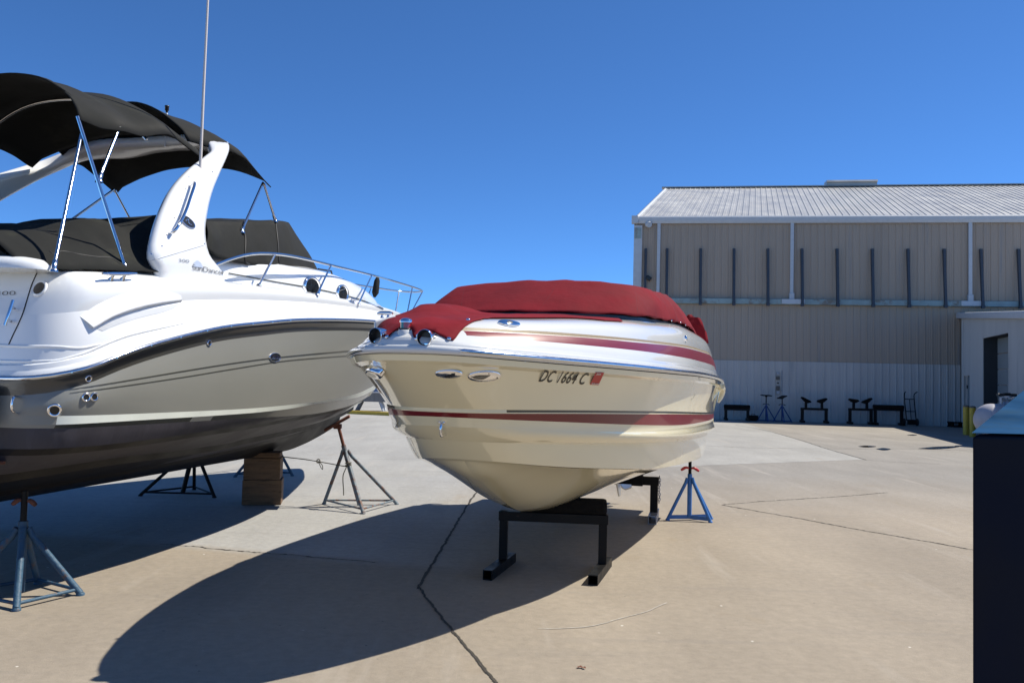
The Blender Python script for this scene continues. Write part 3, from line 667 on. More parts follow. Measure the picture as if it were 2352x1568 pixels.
for k in range(0):
    p = Vector((c.x+.08-.36+.72*random.random(), c.y-.05, .605)); m.tube([p, p+Vector((random.uniform(-.02, .02), random.uniform(-.02, .02), random.uniform(.01, .03)))], .0025, 4)
QA = Vector((1.70, 9.70, 0)); QB = Vector((.70, 9.95, 0))
ks2, R, c, ax = keel_stand('black steel stand with hanging chain under the stern of the burgundy boat', QB, QA, .50, None, Vector((.22, .97, 0)), tw=.095, flen=.62, mats='g')
pp_ = QA.lerp(QB, .19); m = MB(); m.box((pp_.x, pp_.y, .58), (.085, .085, .24), R, 0, .005); m.box((pp_.x, pp_.y, .452), (.13, .115, .12), R, 0, .006); m.build('bunk_upright', BLKST, ks2)
m = MB(); m.box((pp_.x-.02, pp_.y, .725), (.19, .14, .05), R@Matrix.Rotation(-.35, 3, 'Y'), 0, .015); m.build('bunk_pad', CARPET, ks2)
pp2_ = QA.lerp(QB, .81); m = MB(); m.box((pp2_.x, pp2_.y, .56), (.085, .085, .2), R, 0, .005); m.build('bunk_upright', BLKST, ks2)
m = MB(); m.box((pp2_.x, pp2_.y, .69), (.19, .14, .05), R@Matrix.Rotation(.35, 3, 'Y'), 0, .015); m.build('bunk_pad', CARPET, ks2)
m = MB(); base = QA+Vector((.055, -.03, .50))
for k in range(11):
    cc = base+Vector((.004*math.sin(k), 0, -.028*k)); aa = 0 if k % 2 else math.pi/2; rr = []
    for q in range(13):
        an = 2*math.pi*q/12; rr.append(cc+Vector((math.cos(aa)*.012*math.cos(an), math.sin(aa)*.012*math.cos(an), .02*math.sin(an))))
    m.tube(rr, .004, 6, caps=False)
m.build('chain', GALV, ks2)

# ---------------------------------------------------------------- jack stands
def jack_stand(label, c, zap, ztop, spread, angs, rl, matl, group, lean=(0, 0), pad=None, posttop=None, matt=None, handle=None, post_down=True, brace='rim', cat='jack stand', padr=None, split=None):
    c = Vector((c[0], c[1], 0)); root = thing('jack_stand', label, cat, c, group); matt = matt or matl
    ap = c+Vector((lean[0]*zap, lean[1]*zap, zap)); tp = c+Vector((lean[0]*ztop, lean[1]*ztop, ztop)); feet = []
    for i, a in enumerate(angs):
        s_ = spread[i] if isinstance(spread, (list, tuple)) else spread
        f = c+Vector((math.cos(a)*s_, math.sin(a)*s_, rl*.6)); feet.append(f)
        st_ = ap+Vector((math.cos(a), math.sin(a), 0))*rl*1.6
        m = MB(); kn = st_.lerp(f, .08)+Vector((0, 0, .0)); m.tube([st_+Vector((0, 0, .02)), kn, f], rl, 10); m.lathe(f-Vector((0, 0, rl*.6-.001)), (0, 0, 1), [(rl*1.3, 0), (rl*1.3, .012), (rl*.9, .02)], 10); m.build('leg', matl, root)
    if brace == 'rim':
        for i in range(len(feet)):
            a = feet[i].lerp(ap, .06); b = feet[(i+1) % len(feet)].lerp(ap, .06)
            if len(feet) == 3 or True:
                m = MB(); m.tube([a, b], rl*.55, 8); m.build('brace', matl, root)
    else:
        for f in feet:
            a = f.lerp(ap, .03); b = Vector((c.x, c.y, .05)); d = b-a
            m = MB(); rot = Rz(math.atan2(d.y, d.x)); m.box((a+b)/2, (d.length, .008, .045), rot); m.build('brace', matl, root)
    m = MB(); m.tube([ap-Vector((0, 0, .12)) if not post_down else Vector((c.x, c.y, .03)), ap.lerp(tp, .25)], rl*1.35, 12); m.build('post', matl, root)
    m = MB(); m.tube([ap.lerp(tp, .1), tp], rl*.95, 12); scr = m.build('screw', matt, root)
    if handle:
        hz, L_, mh, ang = handle; hc = c+Vector((lean[0]*hz, lean[1]*hz, hz)); m = MB(); hd = Vector((math.cos(ang), math.sin(ang), 0))
        m.tube(crom([hc-hd*L_+Vector((0, 0, -.02)), hc-hd*L_*.45+Vector((0, 0, .012)), hc, hc+hd*L_*.45+Vector((0, 0, .006)), hc+hd*L_+Vector((0, 0, -.03))], 14), [.012, .016, .017, .017, .015, .012, .012, .012, .012, .015, .017, .017, .016, .012], 10)
        m.build('handle', mh, root)
    if pad:
        sz, nrm, mp = pad; r, u, q = basis(Vector(nrm)); m = MB(); m.box(tp+q*sz[2]*.4, sz, Matrix((r, u, q)).transposed(), 0, .006); m.build('pad', mp, root)
        m = MB(); m.box(tp-Vector((0, 0, .03)), (.09, .09, .06), None, 0, .01); m.build('pad_bracket', matt, root)
    return root
grpJ = 'tripod jack stands propping the boats'
jack_stand('bright blue jack stand with red handle near the stern of the burgundy boat', G(1583, 1193.5), .47, .74, [.27, .26, .30], [math.radians(192), math.radians(-35), math.radians(20)], .020, BLUEP, grpJ, handle=(.60, .11, REDP, .15), brace='star', matt=BLKST)
jack_stand('worn blue four legged jack stand under the stern of the grey and white cruiser', (-3.40, 5.86), .45, .73, [.40, .40, .33, .42], [math.radians(-62), math.radians(8), math.radians(100), math.radians(190)], .023, OLDBL, grpJ, handle=(.655, .075, RUST, .3), matt=BLKST)
hd = B_head = FB.onO(773, 968, .62)
js = jack_stand('rusty grey-blue jack stand with tilted pad and knotted rope under the cruiser bow', (-1.80, 10.12), .66, 1.0, .50, [math.radians(-75), math.radians(160), math.radians(35)], .021, OLDGR, grpJ, lean=(-.30, .0), matt=RUST, pad=((.30, .34, .03), (-.50, -.09, .85), RUST))
jack_stand('dark jack stand in the shade behind the keel of the grey cruiser', (-4.20, 10.75), .58, .98, .50, [math.radians(200), math.radians(-20), math.radians(95)], .022, BLKST, grpJ, lean=(.2, .0))
jack_stand('far jack stand behind the timber blocks under the far side of the cruiser bow', (-3.86, 13.05), .60, 1.18, .48, [math.radians(-5), math.radians(130), math.radians(230)], .022, OLDBL, grpJ, lean=(.15, -.02))

# ================================================================ BOAT B : cabin cruiser
B_ = thing('cabin_cruiser', 'large white and grey cabin cruiser with black canvas canopy and radar arch', 'boat', FB.W(4, 0, .5))
planB = [(0, 0), (0, .6), (0, 1.12), (.035, 1.31), (.13, 1.44), (.3, 1.53), (.6, 1.58), (1.2, 1.61), (2, 1.63), (3, 1.63), (4, 1.6), (5, 1.52), (6, 1.36), (7, 1.1), (7.8, .8), (8.4, .52), (8.9, .25), (9.15, .09), (9.25, 0)]
LB = Loft(FB, planB, 9.25, 110, 'end')
def gb(Lk, k, ins, zt, dz=0., pw=0., ramp=.3):
    out = []
    for a, b in LB.pl:
        kk = k*(1-pw*min(1, max(0, (a-2.5)/6.7))); o = max(0., b*kk-ins*min(1, b/ramp))
        # transom insets follow inwards too
        sl = Lk*a/9.25+(ins*max(0, 1-a/.3) if ins > 0 else 0)
        out.append((sl, o, float(pch(sl, [q[0] for q in zt], [q[1] for q in zt]))+dz))
    return out
zR = [(0, 1.523), (.1, 1.553), (.3, 1.62), (.5, 1.70), (.74, 1.775), (.98, 1.836), (1.2, 1.887), (1.6, 1.967), (2.17, 2.043), (2.7, 2.106), (3.37, 2.16), (4.34, 2.219), (6, 2.28), (8, 2.34), (9.25, 2.37)]
bR = gb(9.25, 1, 0, zR); bR2 = gb(9.24, 1, .004, zR, -.035); bD1 = gb(9.15, .992, .012, zR, -.115)
bT = gb(8.0, .97, 0, [(0, 1.287), (1.7, 1.285), (2.7, 1.297), (3.9, 1.331), (5.0, 1.385), (5.6, 1.43), (6.6, 1.48), (8, 1.42)], 0, .25)
bBt = gb(7.9, .965, 0, [(0, 1.226), (.5, 1.236), (1.74, 1.243), (2.7, 1.257), (3.6, 1.295), (5, 1.325), (6.6, 1.39), (7.9, 1.36)], 0, .27)
bP = gb(7.8, .955, 0, [(0, 1.206), (1.7, 1.203), (2.7, 1.19), (3.4, 1.185), (5, 1.24), (6.6, 1.31), (7.8, 1.29)], 0, .3)
zC = [(0, 1.07), (.576, 1.077), (1.85, 1.122), (2.3, 1.135), (3.5, 1.17), (4.84, 1.20), (6.5, 1.26), (7.65, 1.26)]
bC = gb(7.65, .925, 0, zC, 0, .35); bC2 = gb(7.6, .885, 0, zC, -.045, .36)
zS = [(0, .87), (.45, .889), (1.3, .912), (2.6, .915), (3.0, .935), (4.05, .965), (5.2, 1.0), (6.5, 1.08), (7.3, 1.14)]
bS = gb(7.3, .63, 0, zS, 0, .4); bS2 = gb(7.28, .60, 0, zS, -.06, .4)
zS3 = [(0, .68), (2.6, .74), (4, .79), (5.2, .86), (6.2, .96), (6.9, 1.06)]
bS3 = gb(6.9, .34, 0, zS3, 0, .4); bS4 = gb(6.88, .31, 0, zS3, -.04, .4)
zK = [(0, .50), (1.44, .525), (3.4, .555), (4.6, .578), (5.38, .603), (5.8, .676), (6.26, .80), (6.68, .91), (7.28, 1.085), (7.66, 1.25)]
bK = gb(6.8, 0, 0, [(0, .50), (1.44, .525), (3.4, .555), (4.6, .575), (5.38, .595), (5.8, .645), (6.26, .735), (6.8, .87)])
hB = MB(); sb = LB.strip
sb(hB, bR, bR2, 1, 1); sb(hB, bR2, bD1, 1, 3, (-.008, 0)); 
sb(hB, bD1, bT, 0, 8, (.02, 0))
sb(hB, bT, bBt, 2, 1, matf=lambda s, o, z: 0 if s < .13 and True else None)
sb(hB, bBt, bP, 4, 1, matf=lambda s, o, z: (0 if s < .13 else (0 if 1.33 < s < 1.52 else None)))
mf = lambda s, o, z: (5 if s > 5.2 else None)
sb(hB, bP, bC, 3, 3, (.006, 0), matf=lambda s, o, z: 5 if s > 4.2 else None); sb(hB, bC, bC2, 6, 1, smooth=False)
sb(hB, bC2, bS, 3, 4, (.015, -.004), matf=lambda s, o, z: 5 if s > 5.9 else None); sb(hB, bS, bS2, 6, 1, smooth=False); sb(hB, bS2, bS3, 3, 4, matf=lambda s, o, z: 5 if s > 6.7 else (6 if s < 2.2 else None)); sb(hB, bS3, bS4, 6, 1, smooth=False); sb(hB, bS4, bK, 6, 5)
hull_b = hB.build('hull', [GREY, DGREY, BOOT, ANTI, CHARC, BOOT, ANTIB], B_); bvHB = hB.bvh()
# grey twin pinstripes on the hull
up = lerp_line([(160, 894), (250, 879.5), (420, 851), (520, 835), (612, 822.5), (720, 811.5), (842, 801)], 40); lo = [(x, y+1.2+1.6*min(1, (x-160)/60)) for x, y in up]
m = MB(); decal_strip(m, bvHB, up, lo, .003)
up = lerp_line([(160, 902), (250, 890), (420, 865), (520, 848.5), (640, 829.5), (720, 821.5), (842, 812.5)], 40); lo = [(x, y+1.2+1.0*min(1, (x-160)/60)) for x, y in up]
decal_strip(m, bvHB, up, lo, .003); m.build('hull_pinstripe', CHARC, B_, fixn=False)
# deck and cabin
dB = MB()
e1 = gb(9.24, 1, -.006, zR, .012); e2 = gb(9.22, 1, .014, zR, .045); e3 = gb(9.2, 1, .02, zR, .075); e3b = gb(9.2, 1, .035, zR, .085); 
zG = [(0, 2.2), (.25, 2.245), (1.1, 2.33), (2, 2.375), (3.5, 2.42), (5.5, 2.445), (7.5, 2.445), (9.1, 2.44)]
sh = [(0, 1.92), (.5, 2.03), (1.1, 2.13), (2, 2.23), (3.5, 2.33), (5.5, 2.39), (9.1, 2.43)]
e4 = gb(9.15, 1, .085, sh); e5 = gb(9.08, 1, .22, zG); 
zSt = [(0, 2.22), (1.1, 2.35), (2.1, 2.41), (2.8, 2.455), (3.6, 2.485), (4.4, 2.505), (5.4, 2.51), (7.3, 2.48), (8.7, 2.46)]
e6 = gb(8.8, 1, .45, zSt); e6b = gb(8.78, 1, .462, zSt, .03)
zT = [(0, 2.24), (1.3, 2.40), (1.8, 2.60), (2.5, 2.68), (3.6, 2.74), (4.6, 2.79), (5.6, 2.78), (7, 2.70), (8, 2.60), (8.7, 2.49)]
e7 = gb(8.72, 1, .55, zT); e8 = gb(8.7, 0, 0, [(0, 2.26), (1.3, 2.42), (1.9, 2.72), (4.5, 2.93), (6.5, 2.97), (7.2, 2.90), (7.8, 2.81), (8.3, 2.70), (8.7, 2.56)])
sb(dB, bR, e1, 0, 1); sb(dB, e1, e2, 0, 3, (.008, 0)); sb(dB, e2, e3, 0, 1); sb(dB, e3, e3b, 0, 1); sb(dB, e3b, e4, 0, 6, (.012, 0)); sb(dB, e4, e5, 0, 8, (.06, .035)); sb(dB, e5, e6, 0, 3, (0, .006)); sb(dB, e6, e6b, 0, 1); sb(dB, e6b, e7, 0, 6, (.035, .03)); sb(dB, e7, e8, 0, 8, (0, .045))
deck_b = dB.build('deck', [WHITE], B_); bvDB = dB.bvh()
m = MB(); m.tube(LB.row(gb(9.25, 1, -.016, zR, 0)), .017, 10); m.build('rub_rail', RUBSTEEL, B_)
it = []; Pr = LB.row(gb(9.25, 1, -.032, zR, 0)); acc = 0
for i in range(1, len(Pr)):
    acc += (Pr[i]-Pr[i-1]).length
    if acc > .27:
        acc = 0; d = (Pr[i]-FB.W(4, 0, 1.9)); d.z = 0; d.normalize(); it.append((Pr[i]-d*.002, d, [(.007, 0), (.005, .004)], 8))
each('rail_screw', [q for q in it if FB.L(q[0])[1] > 0], CHROME, B_)
# accent stripe on the cabin side
up = lerp_line([(524, 626), (632, 646), (694, 656.5), (768, 671.5), (830, 688), (880, 708)], 40); m = MB(); decal_strip(m, bvDB, up, [(x, y+2.6) for x, y in up], .006); m.build('cabin_pinstripe', CHARC, B_, fixn=False)
# air intake scoop
lo_ = lerp_line([(213, 755), (255, 732), (310, 713), (365, 701), (417, 693)], 30); up_ = lerp_line([(183, 726), (222, 700), (275, 677), (340, 662), (412, 656)], 30)
m = MB(); rows = [[], [], [], [], []]
for (a, b) in zip(lo_, up_):
    p, q = surf_pt(bvDB, *a); p2, q2 = surf_pt(bvDB, *b)
    if p is None or p2 is None: continue
    q = norm_out(q, p); q2 = norm_out(q2, p2)
    fo = .75*(1-.9*(len(rows[0])/30)**3)
    rows[0].append(p2+q2*.0005); rows[1].append(p2.lerp(p, .5)+q*.024*fo); rows[2].append(p2.lerp(p, .85)+q*.034*fo); rows[3].append(p+q*.034*fo); rows[4].append(p+q*.002+(p2-p)*.12)
m.grid(rows, 0, True); m.add([r[0] for r in rows], [(0, 1, 2, 3, 4)]); m.add([r[-1] for r in rows], [(0, 1, 2, 3, 4)]); m.build('air_scoop', WHITE, B_)
m = MB(); decal_strip(m, bvDB, lerp_line([(222, 755), (262, 735), (314, 717), (367, 706), (412, 698)], 24), lerp_line([(235, 760), (272, 745), (320, 730), (370, 718), (400, 708)], 24), .002); m.build('scoop_shading', TRIM, B_, fixn=False)  # flat grey strip painting the shade of the scoop's hollow onto the deck
for ln in ([(0, 793), (60, 795), (130, 796), (185, 799), (232, 790)], [(0, 829), (70, 830), (130, 827), (190, 812), (240, 790), (300, 768), (420, 742)]):
    P = [surf_pt(bvDB, *q) for q in lerp_line(ln, 40)]; P = [p-norm_out(q, p)*.005 for p, q in P if p is not None]; m = MB(); m.tube(P, .012, 8); m.build('moulding_line', WHITE, B_)
# portlights on the cabin
for x, y, r_ in ((715, 659.5, .105), (785, 674.5, .098)):
    o_, p_, rr_, uu_, qq_ = fitting('portlight', bvDB, x, y, [(1.12, 0), (1.12, .018), (1.0, .03), (.9, .022), (.88, .012)], CHROME, B_, r_*1.75, r_, 0, 30)
    m = MB(); m.lathe(p_+qq_*.016, qq_, [(.93, 0), (.5, .003), (.02, .004)], 28, 0, True, rr_, r_*1.75, r_); m.build('tinted_glass', GLASS, o_)
# hull through fittings
for x, y, r_, dp in ((70.5, 663, .05, 1), ):
    pass
for x, y, r_ in ((479.5, 787.8, .026), (202.5, 869, .024), (197, 912, .030), (215.6, 911, .030), (125.6, 941, .045)):
    o_, p_, rr_, uu_, qq_ = fitting('drain_fitting', bvHB, x, y, [(1.0, 0), (1.0, .35*r_), (.8, .5*r_), (.62, .3*r_)], CHROME, B_, r_, r_, 0, 20)
    m = MB(); m.lathe(p_+qq_*(.3*r_), qq_, [(.66, 0), (.02, .0005)], 16, 0, False, rr_, r_, r_); m.build('drain_hole', BLACKP, o_)
o_, p_, rr_, uu_, qq_ = fitting('stern_light', bvDB, 91, 663, [(1.15, 0), (1.1, .01), (1.0, .014), (.9, .008)], WHITE, B_, .048, .056, 0, 24)
m = MB(); m.lathe(p_+qq_*.009, qq_, [(.85, 0), (.02, .004)], 20, 0, True, rr_, .045, .052); m.build('light_lens', GLASS, o_)
cleat('stern_cleat', bvDB, 268.5, 642, .30, B_, FB.d, .05, .014)
cleat('bow_cleat', bvDB, 808, 692, .17, B_, FB.d, .035, .01)
# vertical hand grab on the quarter and transom door seam
sm = [(85, 628), (73, 655), (62, 690), (52, 722), (42, 745), (30, 770), (20, 792)]
m = MB(); P = []
for x, y in sm:
    p, q = surf_pt(bvDB, x, y); 
    if p is not None: P.append(p+norm_out(q, p)*.002)
if len(P) > 2: m.tube(crom(P, 20), .004, 6); m.build('door_seam', SEAL, B_)
P = []
for x, y in ((46, 698), (36, 728), (28, 752)):
    p, q = surf_pt(bvDB, x, y); P.append((p, norm_out(q, p)))
m = MB(); m.tube(crom([p+q*.06 for p, q in P], 10), .011, 8)
for (p, q) in (( P[0][0].lerp(P[1][0], .5), P[0][1]), (P[1][0].lerp(P[2][0], .5), P[1][1])): m.tube([p, p+q*.06], .012, 8)
m.build('grab_handle', CHROME, B_)
# swim platform edge at the transom and emblem details
m = MB(); m.box(FB.W(-.36, -.02, 1.345), (2.25, .66, .25), Rz(-math.radians(15.5)), 0, .05); m.build('swim_platform', WHITE, B_)
p = FB.W(-.03, 1.02, 1.42)
pr, qr = surf_pt(bvHB, 42, 930)
if pr is not None:
    qr = norm_out(qr, pr); m = MB(); m.tube(crom([pr+Vector((0, 0, .05)), pr+qr*.05+Vector((0, 0, .045)), pr+qr*.06-Vector((0, 0, .03)), pr-Vector((0, 0, .06))], 12), .009, 8); m.build('transom_ring', CHROME, B_)
# trim tab
m = MB(); m.box(FB.W(-.12, .85, .98), (.55, .3, .02), Rz(-math.radians(15.5)), 0, .004); m.build('trim_tab', RUST, B_)
# lettering
# (arch lettering is added with the arch)
if False: decal_text('model_number', bvDB, '300', (409.5, 601), (24, 2.4), (0, -7.2), B_, SILV, -.012, .005)
decal_text('model_number', bvDB, '300', (-10, 679), (46, -1), (1.5, -9.5), B_, INK, -.015, .005)
ARCHTXT = True; cx0, cy0 = 452, 612
fan = [(cx0-9, cy0-3), (cx0-7, cy0-9), (cx0-3, cy0-13.5), (cx0+2, cy0-13.5), (cx0+8, cy0-8), (cx0+12, cy0-1), (cx0+14, cy0+3), (cx0-9, cy0)]

def emblem(bv, x, y, rx, ry, tilt, txt, org, ux, uy, parent, dx=0):
    o_, p_, rr_, uu_, qq_ = fitting('oval_emblem', bv, x, y, [(1.0, 0), (1.0, .008), (.9, .012), (.86, .008)], CHROME, parent, rx, ry, tilt, 36)
    m = MB(); m.lathe(p_+qq_*.0085, qq_, [(.88, 0), (.02, .001)], 30, 0, False, rr_, rx, ry); m.build('emblem_face', BLACKP, o_)
    return o_, p_, rr_, uu_, qq_
oe, pe_, re_, ue_, qe_ = emblem(bvHB, 631, 820.5, .098, .042, .02, '', None, None, None, B_)
vs, fs = text_mesh('Sea Ray', 0, .85); x1 = max(v[0] for v in vs); m = MB()
m.add([pe_+qe_*.0115+re_*((v[0]/x1-.5)*.145+v[1]*.012)+ue_*((v[1]-.3)*.05) for v in vs], fs); m.build('emblem_script', CHROME, oe, fixn=False)
for nm in ('hull_badge',):
    pass

# ---- radar arch
def onB(x, y, o): return FB.onO(x, y, o)
aft = [(352, 628, 1.42), (338, 590, 1.42), (345, 540, 1.38), (362, 487, 1.32), (389, 431, 1.2), (428, 388, 1.08), (461, 366, .98), (478, 352, .9)]
fwd = [(512, 634, 1.38), (478, 588, 1.40), (469, 545, 1.36), (471, 510, 1.31), (484, 451, 1.2), (504, 401, 1.08), (524, 358, .95), (528, 338, .84)]
a3 = [FB.L(onB(*q)) for q in aft]; f3 = [FB.L(onB(*q)) for q in fwd]
a3 = [(a3[0][0], a3[0][1], a3[0][2]-.22)]+a3; f3 = [(f3[0][0], f3[0][1], f3[0][2]-.22)]+f3
a3 += [(2.50, .62, 3.86), (2.72, .3, 3.93), (2.78, 0, 3.95)]; f3 += [(3.0, .6, 3.86), (3.08, .3, 3.93), (3.1, 0, 3.95)]
na = 60; ac = crom([Vector(q) for q in a3], na); fc = crom([Vector(q) for q in f3], na)
ac += [Vector((p.x, -p.y, p.z)) for p in reversed(ac[:-1])]; fc += [Vector((p.x, -p.y, p.z)) for p in reversed(fc[:-1])]
rows = []
NS = 16
for i, (a, f) in enumerate(zip(ac, fc)):
    # section: superellipse between aft and fwd edge, thickness normal to hoop
    j0, j1 = max(0, i-1), min(len(ac)-1, i+1); T = ((ac[j1]+fc[j1])-(ac[j0]+fc[j0])).normalized(); X = (f-a); w_ = X.length/2; X = X.normalized(); N_ = X.cross(T).normalized(); c_ = (a+f)/2
    th = .06; w_ = w_-.02; r = []
    for k in range(NS):
        an = 2*math.pi*k/NS; ca, sa = math.cos(an), math.sin(an)
        v = c_+X*(w_*math.copysign(abs(ca)**.7, ca))+N_*(th*math.copysign(abs(sa)**.45, sa)); r.append(FB.W(*v))
    rows.append(r)
ar = MB(); ar.grid(rows, 0, True, True); arch = ar.build('radar_arch', WHITE, B_); bvAr = ar.bvh()
sc = []
for x, y in [(494, 428), (484, 474), (477, 513), (469, 560), (434, 407), (426, 433), (417, 460), (400, 500), (383, 540), (372, 565), (488, 395), (348, 583)]:
    p, q = surf_pt(bvAr, x, y)
    if p is not None: q = norm_out(q, p); sc.append((p, q, [(.007, 0), (.005, .003)], 8))
each('arch_screw', sc, STEEL, arch)
sl_ = lerp_line([(334, 602), (400, 583), (468, 563)], 14); m = MB(); P = [surf_pt(bvAr, *a) for a in sl_]; P = [p+norm_out(q, p)*.001 for p, q in P if p is not None]
if len(P) > 1: m.tube(P, .0035, 5); m.build('arch_seam', TRIM, arch)
P = [surf_pt(bvAr, *q) for q in ((436, 427), (424, 462), (410, 497), (390, 535))]; P = [(p, norm_out(q, p)) for p, q in P if p is not None]
if len(P) == 4:
    m = MB(); m.tube(crom([P[0][0], P[0][0]+P[0][1]*.055]+[p+q*.06 for p, q in P[1:3]]+[P[3][0]+P[3][1]*.05, P[3][0]], 24), .013, 10); m.build('grab_rail', CHROME, arch)
oe2, pe2, re2, ue2, qe2 = emblem(bvAr, 430, 510, .092, .049, -.2, '', None, None, None, arch)
m = MB(); q0 = pe2+qe2*.012
m.tube(crom([q0-re2*.035-ue2*.012, q0-re2*.012+ue2*.014, q0+re2*.004+ue2*.02, q0+re2*.0-ue2*.004, q0+re2*.012-ue2*.018, q0+re2*.036-ue2*.014], 20), .0045, 6); m.build('emblem_swoosh', CHROME, oe2)
cmb = MB(); cmb.add(dB.v, dB.f); cmb.add(ar.v, ar.f); bvAD = cmb.bvh()
decal_text('model_number', bvAD, '300', (409.5, 601), (24, 2.4), (0, -7.2), B_, SILV, -.006, .005)
decal_text('script_lettering', bvAD, 'SunDancer', (441, 619), (74, 13), (0, -12), B_, SILV, -.004, .005, .9)
m = MB(); decal_poly(m, bvAD, fan, .005); m.build('sunrise_mark', LIGHTB, B_, fixn=False)
# speakers under the arch
for (o_, s_, z_) in ((-.98, 2.25, 3.2), ):
    pass
# antenna
pa = onB(458, 431, 1.13); m = MB(); m.tube([pa, pa+Vector((.0, 0, .16))], .012, 10); m.box(pa-Vector((0, 0, .01)), (.07, .05, .06), None, 0, .01); m.lathe(pa+Vector((-.01, -.03, .0)), (0, -1, 0), [(.03, 0), (.028, .02), (.01, .03)], 12)
m.tube([pa+Vector((-.09, .0, .10)), pa+Vector((0, 0, .02))], .007, 8); ant = m.build('antenna_mount', CHROME, B_)
m = MB(); m.tube([pa+Vector((0, 0, .14)), pa+Vector((.0, 0, .9)), pa+Vector((.012, 0, 2.9))], [.013, .012, .006], 10); m.build('whip_antenna', mat('off_white_fibreglass', (.62, .57, .53), .4), B_)
# masthead light
pm = onB(382, 282, .0); m = MB(); m.tube([pm-Vector((0, 0, .25)), pm+Vector((0, 0, .10))], .012, 8); ml = m.build('mast_light_pole', WHITE, B_)
m = MB(); m.lathe(pm+Vector((0, 0, .10)), (0, 0, 1), [(.01, 0), (.012, .02), (.02, .025), (.02, .06), (.024, .064), (.022, .075), (.008, .078)], 16); m.build('mast_light', BLACKP, ml)
# ---- canopies
def canopy(name, sa, parent, hw, ztab, crown, drop=0., nseg=40):
    rows = []; n = 26
    s0, s1 = sa[0], sa[-1]
    for i in range(nseg+1):
        t = i/nseg; r = []
        for j in range(n+1):
            u = -1+2*j/n; au = abs(u)
            s = s0+(s1-s0)*t; ze = float(pch(s, [q[0] for q in ztab], [q[1] for q in ztab])); cr = float(pch(s, [q[0] for q in ztab], crown))
            sag = .02*math.sin(math.pi*((s-s0)/((s1-s0)/3) % 1))
            z = ze+cr*(1-au**2.1)-sag*(1-au*.5)
            # scalloped ends
            ss = s+(.30*(1-au**2.)*(t-.0) if False else 0)
            if t > .8 and name.endswith('aft'): ss += (t-.8)/.2*.22*(1-au**2)
            if t < .12: ss += (.12-t)/.12*.30*(1-au**2)*(1 if name.endswith('aft') else 0)
            z += .008*noise.noise(Vector((s*3, u*4, 1)))
            if au > .93: z -= .035*(au-.93)/.07+.012*noise.noise(Vector((s*5, u, 4)))
            hh = hw if name.endswith('aft') else hw*(.78+.22*min(1, t/.4))
            r.append(FB.W(ss, u*hh, z))
        rows.append(r)
    m = MB(); m.grid(rows, 0, True); o = m.build('canopy', CANVB, parent); solid(o, .012, 0); return o
sA0 = FB.L(onB(178, 266, .93)); sA1 = FB.L(onB(474, 365, .93)); sF0 = sA1; sF1 = FB.L(onB(614, 424, .93))
print('canopy', sA0, sA1, sF1, FB.L(onB(0, 174, 0)))
c1 = canopy('a_aft', (sA0[0], sA1[0]-.10), B_, .95, [(sA0[0], sA0[2]), (sA0[0]+.6, sA0[2]+.07), (sA1[0]-.5, sA1[2]+.10), (sA1[0]-.10, sA1[2]+.02)], [.47, .42, .37, .30])
c2 = canopy('a_fwd', (sA1[0]-.04, sF1[0]+.02), B_, .96, [(sA1[0], sA1[2]+.20), (sA1[0]+.5, sA1[2]+.20), (sF1[0]-.35, sF1[2]+.15), (sF1[0]+.02, sF1[2]+.015)], [.38, .34, .29, .22])
# boot piece bridging the canopies over the arch
# frame tubes
fr_ = [((178, 268, .93), (290, 622, 1.36)), ((187, 309, .95), (124, 614, 1.34)), ((274, 293, .92), (228, 410, 1.05)), ((604, 420, .92), (556, 528, 1.12)), ((606, 422, .92), (632, 504, .9))]
for a, b in fr_:
    pa_, pb_ = onB(*a), onB(*b); m = MB(); m.tube([pa_, pb_], .0125, 10); m.lathe(pb_, (pa_-pb_), [(.016, -.02), (.018, .0), (.018, .05), (.014, .06)], 10); m.lathe(pb_-Vector((0, 0, .03)), (0, 0, 1), [(.03, 0), (.028, .012), (.012, .03)], 12); m.build('canopy_strut', STEEL, B_)
    # mirrored far side strut
    la, lb = FB.L(pa_), FB.L(pb_); m = MB(); m.tube([FB.W(la[0], -la[1], la[2]), FB.W(lb[0], -lb[1], lb[2])], .0125, 10); m.build('canopy_strut', STEEL, B_)
# bows of the canopy frame (under the cloth)
for s_, z_, cr in ((sA0[0]+.75, sA0[2]+.05, .40),):
    m = MB(); P = [FB.W(s_+(.28*(1-u*u) if s_ < sA0[0]+.1 else 0), u*.92, z_+cr*(1-abs(u)**2.4)-.015) for u in np.linspace(-1, 1, 25)]; m.tube(P, .0125, 8); m.build('canopy_bow', STEEL, B_)
# ---- cockpit cover (black tent)
def spl(tab, n): return crom([Vector(t) for t in tab], n)
e_ = spl([(.0, 1.20, 2.235), (.16, 1.27, 2.25), (.5, 1.36, 2.29), (.85, 1.42, 2.325), (1.15, 1.45, 2.345), (1.4, 1.42, 2.40)], 40)
r_ = spl([(.05, .72, 2.50), (.35, .75, 2.54), (.7, .75, 2.62), (1.12, .72, 2.79), (1.42, .75, 2.77), (1.95, .75, 2.98)], 40)
c_ = spl([(.05, 0, 2.50), (.35, 0, 2.52), (.75, 0, 2.60), (1.15, 0, 2.76), (1.5, 0, 2.80), (2.0, 0, 2.98)], 40)
rows = []
for k in range(-16, 17):
    u = abs(k)/16; sg = 1 if k >= 0 else -1; row = []
    for i in range(40):
        if u > .5: t = (1-u)/.5; v = e_[i].lerp(r_[i], t)+Vector((0, 0, .05*math.sin(math.pi*t)))
        else: t = u/.5; v = c_[i].lerp(r_[i], t)
        v = v.copy(); v.z += .018*noise.noise(Vector((i*.16, u*5, 2+sg)))+.01*noise.noise(Vector((i*.4, u*9, 7))); row.append(FB.W(v.x, v.y*sg, v.z))
    rows.append(row)
